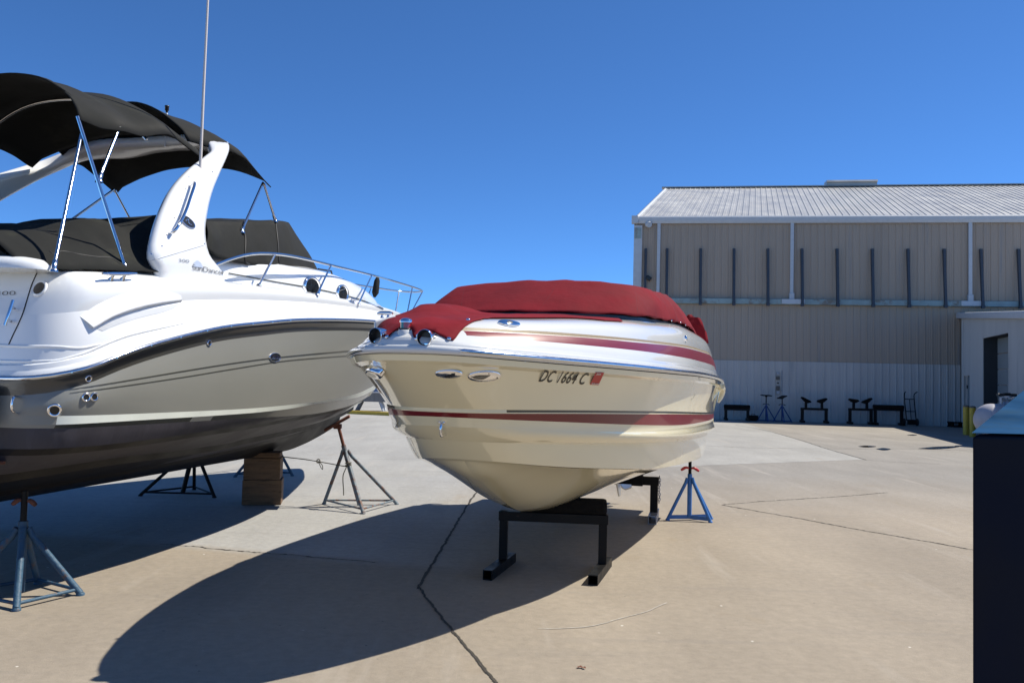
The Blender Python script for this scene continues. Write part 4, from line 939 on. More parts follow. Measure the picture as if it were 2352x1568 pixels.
m = MB(); m.grid(rows, 0, True); cc = m.build('cockpit_cover', CANVB, B_); solid(cc, .006, 1); bvCC = m.bvh()
# aft skirt of the cockpit cover
m = MB(); rows = []
for t in np.linspace(0, 1, 6):
    rows.append([Vector(FB.W(.02+.03*t+(.04 if t < .1 else 0), u*(1.2*t+.74*(1-t)) if abs(u) > .0 else 0, 2.5*(1-t)+2.235*t)) for u in np.linspace(-1, 1, 20)])
m.grid(rows, 0, True); m.build('cover_skirt', CANVB, B_)
P = [surf_pt(bvCC, *q) for q in lerp_line([(113, 578), (124, 585), (140, 578), (185, 586), (220, 591), (253, 593), (278, 608)], 30)]
P = [p+norm_out(q, p)*.004 for p, q in P if p is not None]
if len(P) > 3: m = MB(); m.tube(P, .006, 6); m.build('cover_strap', SEAL, B_)
# white seat cushion bulge behind transom
m = MB(); m.lathe(FB.W(.10, .95, 2.235), (0, 0, 1), [(.30, 0), (.30, .03), (.25, .07), (.15, .09), (.01, .1)], 24, 0, True, FB.n, 1.2, .55); m.build('seat_cushion', WHITE, B_)
# ---- windshield cover
wb = [onB(470, 566, 1.36), onB(487, 583, 1.33), onB(519, 597, 1.25), onB(571, 608, 1.17), onB(650, 615, 1.05), onB(707, 622.5, .80), onB(731, 626, .52), FB.W(5.25, 0, 2.93)]
wt = [onB(471, 508, 1.22), onB(498, 508.5, 1.16), onB(530, 509.5, 1.10), onB(570, 509.5, 1.02), onB(620, 508.5, .92), onB(648, 508, .78), onB(655, 515, .5), FB.W(3.98, 0, 3.26)]
lb = [Vector(FB.L(p)) for p in crom(wb, 44)]; lt = [Vector(FB.L(p)) for p in crom(wt, 44)]
print('wind', [tuple(round(x, 2) for x in q) for q in (lb[0], lb[20], lb[38], lb[43], lt[0], lt[20], lt[38], lt[43])])
rows = []
for j in range(11):
    t = j/10; row = []
    for i in range(44):
        v = lb[i].lerp(lt[i], t); v.y += .03*math.sin(math.pi*t)+.012*noise.noise(Vector((i*.3, t*2, 4))); row.append(v)
    rows.append(row)
for j in range(1, 8):
    t = j/7; rows.append([Vector((v.x, v.y*(1-t), v.z+.05*t+.01*noise.noise(Vector((v.x*3, t*4, 0))))) for v in lt])
m = MB()
m.grid([[FB.W(*v) for v in r] for r in rows], 0, True); m.grid([[FB.W(v.x, -v.y, v.z) for v in r] for r in rows], 0, True); wc = m.build('windshield_cover', CANVB, B_); solid(wc, .006, 0); bvW = m.bvh()
for ln in ([(556, 530), (562, 545), (562, 600), (572, 608)], [(632, 512), (637, 560), (640, 605), (645, 613)]):
    P = [surf_pt(bvW, *q) for q in lerp_line(ln, 20)]; P = [p+norm_out(q, p)*.006 for p, q in P if p is not None]
    if len(P) > 3: m = MB(); m.tube(P, .009, 6); m.build('cover_seam', SEAL, wc)
# wiper / hatch bracket ahead of the windshield
ph = onB(731, 618, .4); m = MB(); m.tube([ph, ph+FB.d*.35+Vector((0, 0, .02)), ph+FB.d*.4-Vector((0, 0, .06))], .012, 8); m.build('hatch_bracket', BLACKP, B_)
# ---- bow rail
st_pts = [(437, 633, 1.40), (459, 625.5, 1.38), (484, 612.5, 1.37), (534, 593.5, 1.36), (571, 584.3, 1.34), (608, 582, 1.33), (657, 586, 1.31), (707, 596, 1.27), (768, 610.7, 1.15), (855, 631.7, .82), (904, 645.3, .52)]
P = [Vector(FB.L(onB(*q))) for q in st_pts]; print('rail', [tuple(round(x, 2) for x in q) for q in P])
half_ = P+[Vector((9.35, .25, 3.12)), Vector((9.55, .08, 3.12)), Vector((9.57, 0, 3.12))]
hp = crom(half_, 60); full = hp+[Vector((p.x, -p.y, p.z)) for p in reversed(hp[:-1])]
m = MB(); m.tube([FB.W(*p) for p in full], .014, 10); m.build('bow_rail', STEEL, B_)
def foot_of(x, y):
    p, q = surf_pt(bvDB, x, y); return p
for (tx, ty, bx, by) in ((638.6, 587, 594, 656), (761, 612, 727.6, 678), (853.7, 633, 822.8, 699)):
    pb_ = foot_of(bx, by); lbp = FB.L(pb_); tgt = min(hp[:50], key=lambda p: abs(p.x-(lbp[0]+.28)))
    d_ = [(abs(proj_x-tx), p) for p in hp for proj_x in [1176+FP*((FB.W(*p)-CAM).dot(RT))/((FB.W(*p)-CAM).dot(FW))]]; tgt = min(d_, key=lambda q: q[0])[1]
    for sg in (1, -1):
        a = FB.W(tgt.x, tgt.y*sg, tgt.z); b = FB.W(lbp[0], lbp[1]*sg, lbp[2]); m = MB(); m.tube([a, b], .011, 8); m.lathe(b, (0, 0, 1), [(.03, 0), (.026, .01), (.012, .02)], 10); m.build('stanchion', STEEL, B_)
for (s1_, o1_, s2_, o2_) in ((8.55, .46, 8.2, .42), (9.4, .2, 8.9, .1)):
    for sg in (1, -1):
        tp_ = min(hp, key=lambda p: abs(p.x-s1_)); m = MB(); m.tube([FB.W(tp_.x, tp_.y*sg, tp_.z), FB.W(s2_, o2_*sg, 2.46)], .011, 8); m.build('stanchion', STEEL, B_)
# furled burgee / dark sleeve on the rail
pb_ = onB(861, 683, .1); m = MB(); m.tube([onB(868, 633, .1), onB(866, 645, .1), onB(862, 672, .1), onB(860, 682, .1)], [.012, .045, .055, .02], 10); m.build('furled_flag', CANVB, B_)
# ---- keel blocks
def block(label, c, sz, rot, grp='timber blocks stacked under the keel'):
    o = MB().box((0, 0, 0), sz, Rz(rot), 0, .008)
    b = o.build('timber_block', [WOOD]); b.location = c; tag(b, label, 'timber block', grp); return b
bx, by = -3.02, 10.26
block('large bottom timber block of the stack under the cruiser keel', (bx, by, .152), (.46, .36, .30), .20)
block('middle timber block of the stack under the cruiser keel', (bx-.005, by, .432), (.43, .34, .256), .17)
block('thin wooden plank on top of the block stack under the cruiser keel', (bx+.02, by, .595), (.36, .3, .066), .16)
rp = [Vector((bx+.2, by-.0, .575)), Vector((-2.45, 10.2, .545)), Vector((-1.98, 10.02, .50)), Vector((-1.93, 9.98, .50))]
m = MB(); m.tube(crom(rp, 24), .006, 6); m.tube(crom([Vector((-1.94, 9.93, .5)), Vector((-1.97, 9.9, .4)), Vector((-1.96, 9.91, .22)), Vector((-1.955, 9.9, .17))], 14), .006, 6)
k0 = Vector((-2.33, 10.16, .54)); m.tube([k0+Vector((.02*math.cos(a), .02*math.sin(a)*.4, .02*math.sin(a)-.0)) for a in np.linspace(0, 6.3, 14)], .007, 6); m.tube(crom([k0, k0+Vector((.03, 0, -.07)), k0+Vector((.055, 0, -.10)), k0+Vector((.05, 0, -.05)), k0], 16), .005, 6)
m.tube([Vector((-1.93+.035*math.cos(a), 9.99+.035*math.sin(a), .50+.004*a)) for a in np.linspace(0, 12.6, 30)], .007, 6)
tag(m.build('rope', ROPE), 'thin frayed rope knotted between the timber blocks and the rusty jack stand', 'rope')
# ================================================================ main building
PHI = math.radians(8.5); WD = Vector((math.cos(PHI), -math.sin(PHI), 0)); WN = Vector((-math.sin(PHI), -math.cos(PHI), 0))  # WN points to the camera
W0 = Vector((5.59, 38.46, 0)); WLEN = 27.0; EAVE = 9.16; GD = Vector((.281, .96, 0)).normalized(); GW = 13.9; RIDGE = 13.85
def wp(t, z, off=0.): return W0+WD*t+WN*off+Vector((0, 0, z))
def wall_t(x, y=700): # wall parameter under a pixel
    d = ray(x, y); n_ = WN; k = (W0-CAM).dot(n_)/d.dot(n_); P = CAM+d*k; return (P-W0).dot(WD), P.z
bld = thing('metal_warehouse', 'long tan and white metal-clad warehouse with a pale ribbed roof', 'building', wp(WLEN/2, 0, -6))
def ribs(mb, t0, t1, z0, z1, off, pitch=.305, rib=.028, minor=True, p0=None, d=None, n=None):
    p0 = p0 or W0; d = d or WD; n = n or WN; prof = []; t = t0
    while t < t1-.01:
        e = min(t+pitch, t1)
        prof += [(t, 0), (t+.012, rib), (t+.04, rib), (t+.052, 0)]
        if minor: prof += [(t+.14, 0), (t+.148, rib*.3), (t+.16, rib*.3), (t+.168, 0), (t+.22, 0), (t+.228, rib*.3), (t+.24, rib*.3), (t+.248, 0)]
        t = e
    prof.append((t1, 0)); prof = [q for q in prof if q[0] <= t1]
    mb.grid([[p0+d*a+n*(off+b)+Vector((0, 0, z0)) for a, b in prof], [p0+d*a+n*(off+b)+Vector((0, 0, z1)) for a, b in prof]], 0, False)
m = MB(); ribs(m, 0, WLEN, 2.68, EAVE, 0); m.build('upper_wall', TANW, bld, fixn=False)
m = MB(); ribs(m, 0, WLEN, .0, 2.70, .035, rib=.05); m.build('lower_wall', WHW, bld, fixn=False)
# end wall (left gable) and back
m = MB(); A0 = wp(0, 0); B0 = A0+GD*GW; C0 = A0+GD*GW*2
m.add([A0, C0, C0+Vector((0, 0, EAVE)), B0+Vector((0, 0, RIDGE)), A0+Vector((0, 0, EAVE))], [(0, 1, 2, 3, 4)]); A1 = wp(WLEN, 0)
m.add([A1, A1+GD*2*GW, C0, A1+Vector((0, 0, EAVE)), A1+GD*2*GW+Vector((0, 0, EAVE)), C0+Vector((0, 0, EAVE)), A1+GD*GW+Vector((0, 0, RIDGE))], [(0, 1, 4, 6, 3), (1, 2, 5, 4)]); m.build('end_wall', TANW, bld)
# roof with seams
def roof(z_off):
    m = MB(); t = 0; prof = []
    while t < WLEN+.1:
        prof += [(t, 0), (t+.012, .035), (t+.05, .035), (t+.062, 0)]; t += .305
        prof += [(t-.16, 0), (t-.15, .008), (t-.14, 0)]
    e0 = Vector((0, 0, EAVE+.02+z_off))-GD*.12-Vector((0, 0, .12*.336)); rg = GD*GW+Vector((0, 0, RIDGE+.02+z_off))
    m.grid([[W0+WD*a+e0+Vector((0, 0, b)) for a, b in prof], [W0+WD*a+rg+Vector((0, 0, b)) for a, b in prof]], 0, False)
    m.grid([[W0+WD*a+rg+Vector((0, 0, b)) for a, b in prof], [W0+WD*a+GD*2*GW+Vector((0, 0, EAVE+b)) for a, b in prof]], 0, False); return m
roof(0).build('roof', ROOFM, bld, fixn=False)
m = MB(); a = W0+GD*GW+Vector((0, 0, RIDGE+.055)); R = Rz(-PHI)
m.box(a+WD*(WLEN/2-.1), (WLEN+.3, .5, .06), R); m.build('ridge_cap', ROOFM, bld)
m = MB()
for z_, d_ in ((EAVE+.0, -.0),):
    pts_ = [W0-GD*.1+Vector((0, 0, EAVE-.02)), W0+GD*GW+Vector((0, 0, RIDGE))]; m.tube(pts_, .13, 4, sq=.6)
m.build('rake_trim', TRIM, bld)
gu = MB(); prof = [(0, .16), (.13, .16), (.17, .10), (.15, -.05), (.10, -.17), (0, -.17)]
gu.grid([[wp(-.10, EAVE-.0+z, .06+o) for o, z in prof], [wp(WLEN, EAVE+z, .06+o) for o, z in prof]], 0, False, True); gu.add([wp(-.10, EAVE+z, .06+o) for o, z in prof], [tuple(range(6))]); gu.build('gutter', TRIM, bld)
m = MB(); m.box(wp(.03, EAVE-.0, .14), (.30, .30, .36), R, 0, .03); m.build('gutter_end_box', TRIM, bld)
m = MB(); m.box(wp(.19, EAVE/2-.1, .05), (.38, .12, EAVE-.3), R); m.build('corner_trim', TRIM, bld)
m = MB(); m.box(wp(.18, EAVE-.62, .125), (.3, .04, .5), R); m.build('corner_plate', LEDGE, bld)
tv0 = wall_t(1893, 420)[0]; va = [atY(1893, 427, 51), atY(2015, 427, 50)]
m = MB(); c_ = Vector((0, 0, 0))
rd = W0+GD*GW+Vector((0, 0, RIDGE))
def on_ridge(x):
    best = None
    for k in range(0, 2700):
        p = rd+WD*(k*.01); v = p-CAM; px = 1176+FP*v.dot(RT)/v.dot(FW)
        if best is None or abs(px-x) < best[0]: best = (abs(px-x), p)
    return best[1]
q0, q1 = on_ridge(1896), on_ridge(2012); L_ = (q1-q0).length; mid = (q0+q1)/2
m.box(mid+Vector((0, 0, .16)), (L_, .5, .2), R); m.prism([q0+WN*.42+Vector((0, 0, .24)), q0+WN*.36+Vector((0, 0, .36)), q0-WN*.36+Vector((0, 0, .36)), q0-WN*.42+Vector((0, 0, .24))], q1-q0); m.build('ridge_vent', ROOFM, bld)
# ledge
m = MB(); m.box(wp(WLEN/2, 5.39, .13), (WLEN-.2, .22, .24), R, 0, .02); m.build('wall_ledge', LEDGE, bld)
# steel arms: rack posts bolted on the ledge, one by one
for i, x in enumerate([1483.4, 1532.2, 1609.1, 1685.3, 1762.9, 1841, 1921.4, 2001.8, 2083.6, 2166.4, 2250.7, 2336.4]):
    t_ = wall_t(x, 570)[0]; m = MB(); a_ = wp(t_, 7.82, .10); b_ = wp(t_, 5.22, .32); m.tube([a_, b_], .075, 4, smooth=False); m.box(b_+Vector((0, 0, .03)), (.14, .14, .12), R); m.build('wall_arm', RACKB, bld)
for x, zb in ((1512.9, 5.45), (1818.3, 5.7), (2226.4, 5.7)):
    t_ = wall_t(x, 560)[0]; m = MB(); m.box(wp(t_, (EAVE-.15+zb)/2, .09), (.15, .12, EAVE-.15-zb), R, 0, .02); m.box(wp(t_, zb-.05, .11), (.22, .18, .3), R, 0, .03); m.build('downspout', TRIM, bld)
    if zb > 5.5: m = MB(); m.box(wp(t_+.05, 5.40, .262), (1.0 if x < 2000 else .95, .03, .22), R, 0, .01); m.build('ledge_patch', TRIM, bld)
t_, z_ = wall_t(1485, 516); m = MB(); m.box(wp(t_, z_, .1), (.08, .16, .08), R); m.lathe(wp(t_+.02, z_, .12), WN+WD*.7-Vector((0, 0, .3)), [(.08, -.05), (.13, .02), (.15, .2), (.13, .21)], 14); m.build('security_camera', TRIM, bld)
t_, z_ = wall_t(1487, 640); m = MB(); m.box(wp(t_+.05, z_, .2), (.26, .2, .2), R@Matrix.Rotation(.6, 3, 'Y'), 0, .03); m.tube([wp(t_, z_, .02), wp(t_, z_, .18)], .03, 8); m.build('floodlight', BLACKP, bld)
for y0, y1, w_, mt in ((855, 861, .13, GALV), (864, 872, .15, BROWN), (878, 881, .08, BLACKP), (886, 896, .15, BROWN), (897, 905, .15, GALV)):
    x_ = 1786
    y0 -= 40-40; ta, za = wall_t(x_, y0-0); tb, zb = wall_t(x_, y1)
    # pixel rows of the zoomed photograph converted to the wall plane
    m = MB(); m.box(wp(ta, (za+zb)/2+.0, .1), (w_, .08, abs(za-zb)), R, 0, .01); m.build('electrical_box', mt, bld)
m = MB()
m.tube([wp(wall_t(1795, 880)[0], 2.3, .09), wp(wall_t(1795, 880)[0], 1.35, .09)], .02, 6); m.build('conduit', GALV, bld)

# ---------------------------------------------------------------- annex (lean-to) running toward the viewer
AX0 = Vector((19.76, 36.3, 0)); AD = Vector((-.294, -.956, 0)).normalized(); AN = Vector((-.956, .294, 0)).normalized()
an = thing('annex_shed', 'white corrugated lean-to annex with roller door and sloping roof edge', 'building', AX0+AD*7-AN*3)
def ap_(t, z, off=0.): return AX0+AD*t+AN*off+Vector((0, 0, z))
def az(t): return 4.80-.078*t
def corr(m, t0, t1, zb, zt, pitch=.20, amp=.07):
    n_ = int((t1-t0)/pitch*4); r0 = []; r1 = []
    for i in range(n_+1):
        t = t0+(t1-t0)*i/n_; o = amp*math.sin(2*math.pi*t/pitch*.5*2/2) if False else amp*math.sin(math.pi*i/2+.3)*1.4
        r0.append(ap_(t, zb if not callable(zb) else zb(t), o)); r1.append(ap_(t, zt(t) if callable(zt) else zt, o))
    m.grid([r0, r1], 0, False)
ALEN = 15.0; T0, T1 = 3.95, 7.7; HD = 3.66
m = MB(); corr(m, .45, .95, 0, az); corr(m, .95, 1.95, 2.22, az); corr(m, 1.95, T0, 0, az); corr(m, T0, T1, HD, az); corr(m, T1, ALEN, 0, az); m.build('corrugated_wall', WHW, an, fixn=False)
m = MB(); m.box(ap_(.22, 2.4, .0), (.46, .06, 4.8), Rz(math.atan2(AD.y, AD.x))); m.build('corner_panel', BROWN, an)
RA = Rz(math.atan2(AD.y, AD.x)); SL = Matrix.Rotation(math.atan(.078), 3, 'Y')
m = MB(); m.box(ap_(ALEN/2, az(ALEN/2)+.08, .08), (ALEN+.3, .26, .26), RA@SL, 0, .05); m.build('roof_edge', TRIM, an)
m = MB(); m.add([ap_(-.05, az(0)+.14, .02), ap_(ALEN, az(ALEN)+.14, .02), ap_(ALEN, az(ALEN)+.14, -9), ap_(-.05, az(0)+.14, -6)], [(0, 1, 2, 3)]); solid(m.build('roof', ROOFM, an), .08)
m = MB(); m.add([ap_(ALEN, 0, 0), ap_(ALEN, az(ALEN), 0), ap_(ALEN, az(ALEN), -9), ap_(ALEN, 0, -9)], [(0, 1, 2, 3)]); m.build('end_wall', WHW, an)
m = MB(); 
m.box(ap_(T0-.03, HD/2, -.26), (.06, .52, HD), RA); m.box(ap_(T1+.03, HD/2, -.26), (.06, .52, HD), RA); m.box(ap_((T0+T1)/2, HD+.03, -.26), (T1-T0, .52, .06), RA); m.build('door_jamb', DARKW, an)
dr = MB()
for i in range(6): dr.box(ap_((T0+T1)/2, .31+i*.61, -.5), (T1-T0, .05, .585), RA, 0, .012)
dro = dr.build('roller_door', DOORM, an)
m = MB(); m.box(ap_(6.55, 1.83, -.462), (.42, .03, .42), RA, 0, .012); m.build('door_window', GLASS, dro)
m = MB(); m.box(ap_(1.45, 1.1, -.06), (.92, .05, 2.14), RA); md = m.build('side_door', DOORM, an)
m = MB(); m.box(ap_(1.45, 1.1, -.09), (1.06, .05, 2.24), RA); m.build('door_frame', BROWN, an)
m = MB()
for z_ in (.5, 1.75): m.box(ap_(1.06, z_, -.02), (.08, .05, .14), RA)
m.build('hinge', BLACKP, md)
sg = MB(); sg.box(ap_(2.55, 1.47, .045), (.72, .012, 1.12), RA); sgn = sg.build('wall_sign', mat('sign_white', (.42, .45, .5), .5), an)
m = MB(); m.lathe(ap_(2.55, 1.82, .053), AN, [(1, 0), (.02, .001)], 20, 0, False, AD, .14, .17); m.box(ap_(2.55, 1.82, .057), (.3, .002, .05), RA, 1); m.build('sign_symbol', [INK, STKR], sgn)
m = MB()
for i, w_ in enumerate((.5, .42, .5, .36, .48, .5)): m.box(ap_(2.55, 1.50-i*.085, .053), (w_, .003, .028), RA)
m.build('sign_text', INK, sgn)

# ---------------------------------------------------------------- bollards, tank
for x, yb, lab in ((2219, 998.5, 'yellow steel bollard farther from the dark container, nearer the side door'), (2234, 1003, 'yellow steel bollard standing right next to the dark container edge')):
    p = G(x, yb); b = MB(); b.lathe((0, 0, 0), (0, 0, 1), [(.10, 0), (.10, 1.02), (.095, 1.05)], 20); r_ = thing('bollard', lab, 'bollard', p, 'yellow bollards by the annex')
    m = MB(); m.lathe(p, (0, 0, 1), [(.10, 0), (.10, 1.0)], 20); m.build('post', YEL, r_); m = MB(); m.lathe(p+Vector((0, 0, 1.0)), (0, 0, 1), [(.103, 0), (.103, .03), (.07, .06), (.01, .07)], 20); m.build('cap', BROWN, r_)
TS = 1.9
tk = thing('propane_tank', 'large white horizontal tank with valves standing in shade behind the dark container', 'tank', (15.0, 24.0, 0))
tc_ = atY(2301, 964, 24.0); ax = Vector((.9, .3, 0)).normalized(); Rk = Rz(math.atan2(ax.y, ax.x))
m = MB(); m.lathe(tc_-ax*.30*TS, ax, [(r*TS, h*TS) for r, h in [(.02, -.12), (.1, -.115), (.17, -.085), (.215, -.03), (.24, .04), (.245, .1), (.245, 1.5), (.2, 1.62), (.02, 1.7)]], 36); m.build('shell', TANK, tk)
m = MB(); vb = tc_+ax*.10*TS+Vector((0, 0, .24*TS)); m.lathe(vb, (0, 0, 1), [(.11, -.04), (.11, .06), (.04, .10), (.04, .2)], 12); m.lathe(vb+Vector((0, 0, .2)), (0, 0, 1), [(.13, 0), (.13, .04)], 12)
for dx_ in (-.22, .25): m.tube([vb+ax*dx_, vb+ax*dx_+Vector((0, 0, .2))], .04, 8)
m.tube([vb+Vector((0, 0, .12))-ax*.25, vb+Vector((0, 0, .12))+ax*.4], .03, 8); m.build('valve', GALV, tk)
m = MB(); m.tube([vb+Vector((0, 0, .27))-ax*.35, vb+Vector((0, 0, .27))+ax*.35], .045, 8); m.box(vb+Vector((0, 0, .28)), (.18, .1, .1), Rk); m.build('valve_handle', BLACKP, tk)
for d_ in (.3, 2.4):
    c_ = tc_+ax*d_; m = MB(); m.box((c_.x, c_.y, (c_.z-.3)/2), (.18, .8, c_.z-.3), Rk); m.build('tank_leg', TANK, tk)

# ---------------------------------------------------------------- dark container at the right edge
D0 = atY(2231.5, 987, 2.25); ca = math.atan2(D0.x, D0.y)   # left side runs along the sight line
sd_ = Vector((math.sin(ca+.30), math.cos(ca+.30), 0)); fd_ = Vector((math.cos(.06), math.sin(.06), 0))
ct = thing('steel_container', 'dark navy steel container with a sloping lighter blue lid at the right edge', 'container', (D0.x+.6, D0.y+.4, 0))
zt = D0.z; W1 = 1.5; DP = 1.25
base = [D0, D0+fd_*W1, D0+fd_*W1+sd_*DP, D0+sd_*DP]
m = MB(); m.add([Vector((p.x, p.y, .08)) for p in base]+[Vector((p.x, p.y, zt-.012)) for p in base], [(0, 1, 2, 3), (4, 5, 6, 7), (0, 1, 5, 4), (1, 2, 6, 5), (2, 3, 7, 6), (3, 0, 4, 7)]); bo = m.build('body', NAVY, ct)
bv_ = bo.modifiers.new('b', 'BEVEL'); bv_.width = .012; bv_.segments = 3
HL = .145; ins = .0
tp = [D0+fd_*.0+sd_*.62, D0+fd_*W1+sd_*.62, D0+fd_*W1+sd_*.66, D0+fd_*.0+sd_*.66]
bb = [Vector((p.x, p.y, zt-.008)) for p in base]; tt = [Vector((p.x, p.y, zt+HL)) for p in tp]
m = MB(); lid = [];
def sub(a, b, c, d, n=10):
    rows = []
    for i in range(n+1):
        u = i/n; rows.append([(a.lerp(b, j/n)).lerp(d.lerp(c, j/n), u)+Vector((0, 0, .006*noise.noise(Vector((u*3, j*.3, a.x)))*(1 if 0 < i < n and 0 < j < n else 0))) for j in range(n+1)])
    m.grid(rows, 0, True)
for i in range(4): sub(bb[i], bb[(i+1) % 4], tt[(i+1) % 4], tt[i])
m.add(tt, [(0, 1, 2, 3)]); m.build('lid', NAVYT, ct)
for dx_ in (.12, 1.2):
    m = MB(); p = D0+fd_*dx_+sd_*.2; m.box((p.x, p.y, .04), (.12, .12, .08)); m.build('foot', BLKST, ct)

# ---------------------------------------------------------------- things along the warehouse wall
def place(x, off): # foot point in front of the wall
    t_ = wall_t(x, 900)[0]; return t_, off
def wall_bench(label, x0, x1, off, h):
    ta, tb = wall_t(x0, 940)[0], wall_t(x1, 940)[0]; c = wp((ta+tb)/2, 0, off); root = thing('keel_stand', label, 'boat stand', c, 'boat stands by the warehouse wall')
    for t_ in (ta+.08, tb-.08):
        m = MB(); m.box(wp(t_, h/2-.05, off), (.12, .12, h-.12), R, 0, .01); m.build('post', BLKST, root); m = MB(); m.box(wp(t_, .06, off), (.12, .7, .1), R, 0, .01); m.build('foot', BLKST, root)
    m = MB(); m.box(wp((ta+tb)/2, h-.12, off), (tb-ta, .14, .1), R); m.build('cross_beam', BLKST, root)
    m = MB(); m.box(wp((ta+tb)/2, h+.0, off), (tb-ta+.02, .24, .16), R@Matrix.Rotation(0, 3, 'Y'), 0, .05); m.build('carpet_pad', CARPET, root)
def wall_bunk(label, x0, x1, off, h, tl):
    ta, tb = wall_t(x0, 940)[0], wall_t(x1, 940)[0]; c = wp((ta+tb)/2, 0, off); root = thing('keel_stand', label, 'boat stand', c, 'boat stands by the warehouse wall')
    for t_ in (ta+.07, tb-.07):
        m = MB(); m.box(wp(t_, h/2, off), (.12, .12, h), R, 0, .01); m.build('post', BLKST, root); m = MB(); m.box(wp(t_, .06, off), (.12, .7, .1), R, 0, .01); m.build('foot', BLKST, root)
    m = MB(); m.box(wp((ta+tb)/2, h-.05, off), (tb-ta, .1, .1), R); m.build('cross_beam', BLKST, root)
    for t_, a_ in ((ta+.22, tl[0]), (tb-.25, tl[1])):
        m = MB(); m.box(wp(t_, h+.12, off), (.1, .1, .3), R); m.build('bunk_upright', BLKST, root)
        m = MB(); m.prism([wp(t_, h+.3, off+.12)+Rz(0)@Vector((dx, 0, dz)) for dx, dz in ((-.23, .04+.10*a_), (-.17, .10+.08*a_), (.17, .10-.08*a_), (.23, .04-.10*a_), (.08, -.06-.04*a_), (-.08, -.06+.04*a_))], -WN*.24); m.build('bunk_pad', CARPET, root)
wall_bench('low black padded stand against the white wall, nearest the burgundy boat', 1659, 1717, .75, .62)
wall_bunk('black stand with two tilted pads, alone between blue jacks and the pair farther right', 1831, 1892, .8, .66, (1, -.6))
wall_bunk('black stand with two tilted pads touching the padded bench beside it', 1938, 1993, .8, .70, (.3, -.9))
wall_bench('low black padded stand between the two-pad stand and the hand truck', 1994, 2062, .8, .80)
WALLB = mat('deep_blue_steel', (.02, .05, .17), .5, var=.15)
grpW = 'blue jack stands by the warehouse wall'
for x, lab, nrm, hh in ((1754, 'blue jack stand with level flat pad against the white wall', (0.02, -.1, 1), 1.14), (1790, 'blue jack stand with tilted pad against the white wall', (-.42, -.1, .9), 1.08)):
    t_ = wall_t(x, 940)[0]; c = wp(t_, 0, .7)
    jack_stand(lab, c, .66, hh, .42, [math.radians(190), math.radians(-10), math.radians(265)], .024, WALLB, grpW, handle=(.76, .16, BLKST, .1), matt=BLKST, pad=((.42, .30, .035), nrm, BLKST), brace='none2')
t_ = wall_t(1725, 950)[0]; bxr = thing('tool_case', 'small dark case on the ground beside the padded stand', 'case', wp(t_, 0, .7))
m = MB(); m.box(wp(t_, .13, .7), (.42, .3, .24), R, 0, .03); m.build('shell', CARPET, bxr); m = MB(); m.tube([wp(t_-.08, .25, .7), wp(t_-.07, .3, .7), wp(t_+.07, .3, .7), wp(t_+.08, .25, .7)], .012, 6); m.build('handle', RUST, bxr)
t_ = wall_t(2083, 950)[0]; ht = thing('hand_truck', 'upright hand truck leaning on the white wall with dark wheels', 'hand truck', wp(t_, 0, .6))
m = MB()
for sg_ in (-1, 1): m.tube(crom([wp(t_+.2*sg_, .22, .6), wp(t_+.2*sg_, 1.25, .3), wp(t_+.2*sg_+(.0 if sg_ < 0 else .02), 1.4, .32), wp(t_+.2*sg_+(.0 if sg_ < 0 else .09), 1.47, .45)], 16), .022, 8)
for z_ in (.62, 1.15): m.tube([wp(t_-.2, z_, .6-.3*(z_-.2)/1.1), wp(t_+.2, z_, .6-.3*(z_-.2)/1.1)], .018, 8)
m.tube([wp(t_, .2, .6), wp(t_, 1.15, .34)], .015, 8); m.build('frame', BLKST, ht)
m = MB(); m.box(wp(t_, .16, .62), (.34, .06, .22), R); m.build('toe_plate', BLKST, ht)
for sg_ in (-1, 1): m = MB(); m.lathe(wp(t_+sg_*.22, .16, .5), WD*sg_, [(.1, 0), (.155, .02), (.155, .08), (.1, .10)], 18); m.build('wheel', TIRE, ht)
pl_ = thing('pallet', 'dark low pallet on the ground where annex and warehouse meet', 'pallet', wp(13.6, 0, .55))
m = MB(); tq = wall_t(2198, 975)[0]
for z_ in (.03, .2): m.box(wp(tq, z_, .5), (1.0, .5, .05), R)
m.build('deck_board', CARPET, pl_); m = MB()
for dx_ in (-.42, 0, .42): m.box(wp(tq+dx_, .115, .5), (.1, .45, .12), R)
m.build('runner', CARPET, pl_)

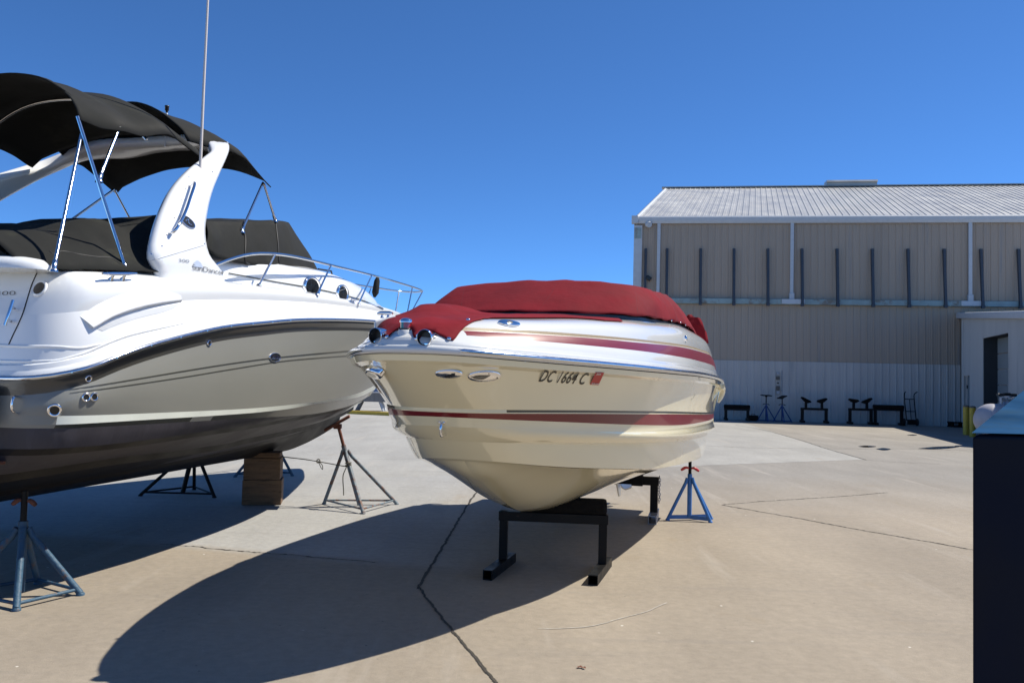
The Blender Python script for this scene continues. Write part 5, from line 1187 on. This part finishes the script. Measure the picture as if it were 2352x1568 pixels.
# ---------------------------------------------------------------- far left: yellow kerb, work table
K0 = G(700, 945.5); K1 = G(1000, 959)
kd = (K1-K0).normalized(); kn = Vector((-kd.y, kd.x, 0)); 
m = MB(); q = [K0-kd*6, K1+kd*3]; c = (q[0]+q[1])/2; L_ = (q[1]-q[0]).length; m.box((c.x, c.y+.1, .07), (L_, .25, .14), Rz(math.atan2(kd.y, kd.x)), 0, .02); tag(m.build('kerb', YEL), kind='structure')
tb = atY(852, 946, 37.6); tbx = tb.x; tby = 37.6
wt_ = thing('work_table', 'grey plank-sided table on splayed white legs behind the cruiser bow', 'table', (tbx, tby, 0))
m = MB(); m.box((tbx, tby, .62), (1.6, .7, .40), Rz(-.03), 0, .01); m.build('box_top', CONCG, wt_)
m = MB(); m.box((tbx, tby, .84), (1.66, .78, .04), Rz(-.03), 0, .01); m.build('top_board', TRIM, wt_)
for sx in (-1, 1):
    for sy in (-1, 1):
        m = MB(); m.tube([(tbx+sx*.42, tby+sy*.25, .42), (tbx+sx*.62, tby+sy*.3, .0)], .06, 4, smooth=False, sq=1.); m.build('leg', TRIM if sx > 0 else CONCG, wt_)
cr_ = thing('storage_crate', 'blue crate sitting on the grey table behind the cruiser bow', 'crate', (tbx+.0, tby, .86))
m = MB(); m.box((tbx+.05, tby, .98), (.62, .4, .22), None, 0, .02); m.build('body', mat('blue_plastic', (.1, .15, .26), .5), cr_); m = MB(); m.box((tbx+.05, tby, 1.10), (.66, .44, .03), None, 0, .01); m.build('lid', mat('pale_plastic', (.4, .38, .36), .5), cr_)
vs_ = thing('bench_vise', 'black bench vice on top of the blue crate', 'tool', (tbx+.02, tby, 1.12))
m = MB(); m.lathe((tbx+.02, tby, 1.115), (0, 0, 1), [(.12, 0), (.05, .04), (.05, .12), (.09, .14), (.03, .24), (.02, .36)], 12); m.tube([(tbx-.15, tby, 1.2), (tbx+.2, tby, 1.2)], .03, 8); m.build('body', BLACKP, vs_)

# small dead leaf and stones
lf = thing('dry_leaf', 'tiny curled brown leaf on the sunlit concrete near the bottom edge', 'leaf', G(1336, 1535))
p = G(1336, 1535); m = MB(); m.grid([[p+Vector((-.022+.044*i/6, .008*math.sin(i*.9)+j*.011-.005, .004+.008*abs(math.sin(i*1.1+j)))) for i in range(7)] for j in range(3)], 0, True); m.build('blade', RUST, lf)
print('objects', len(bpy.data.objects))
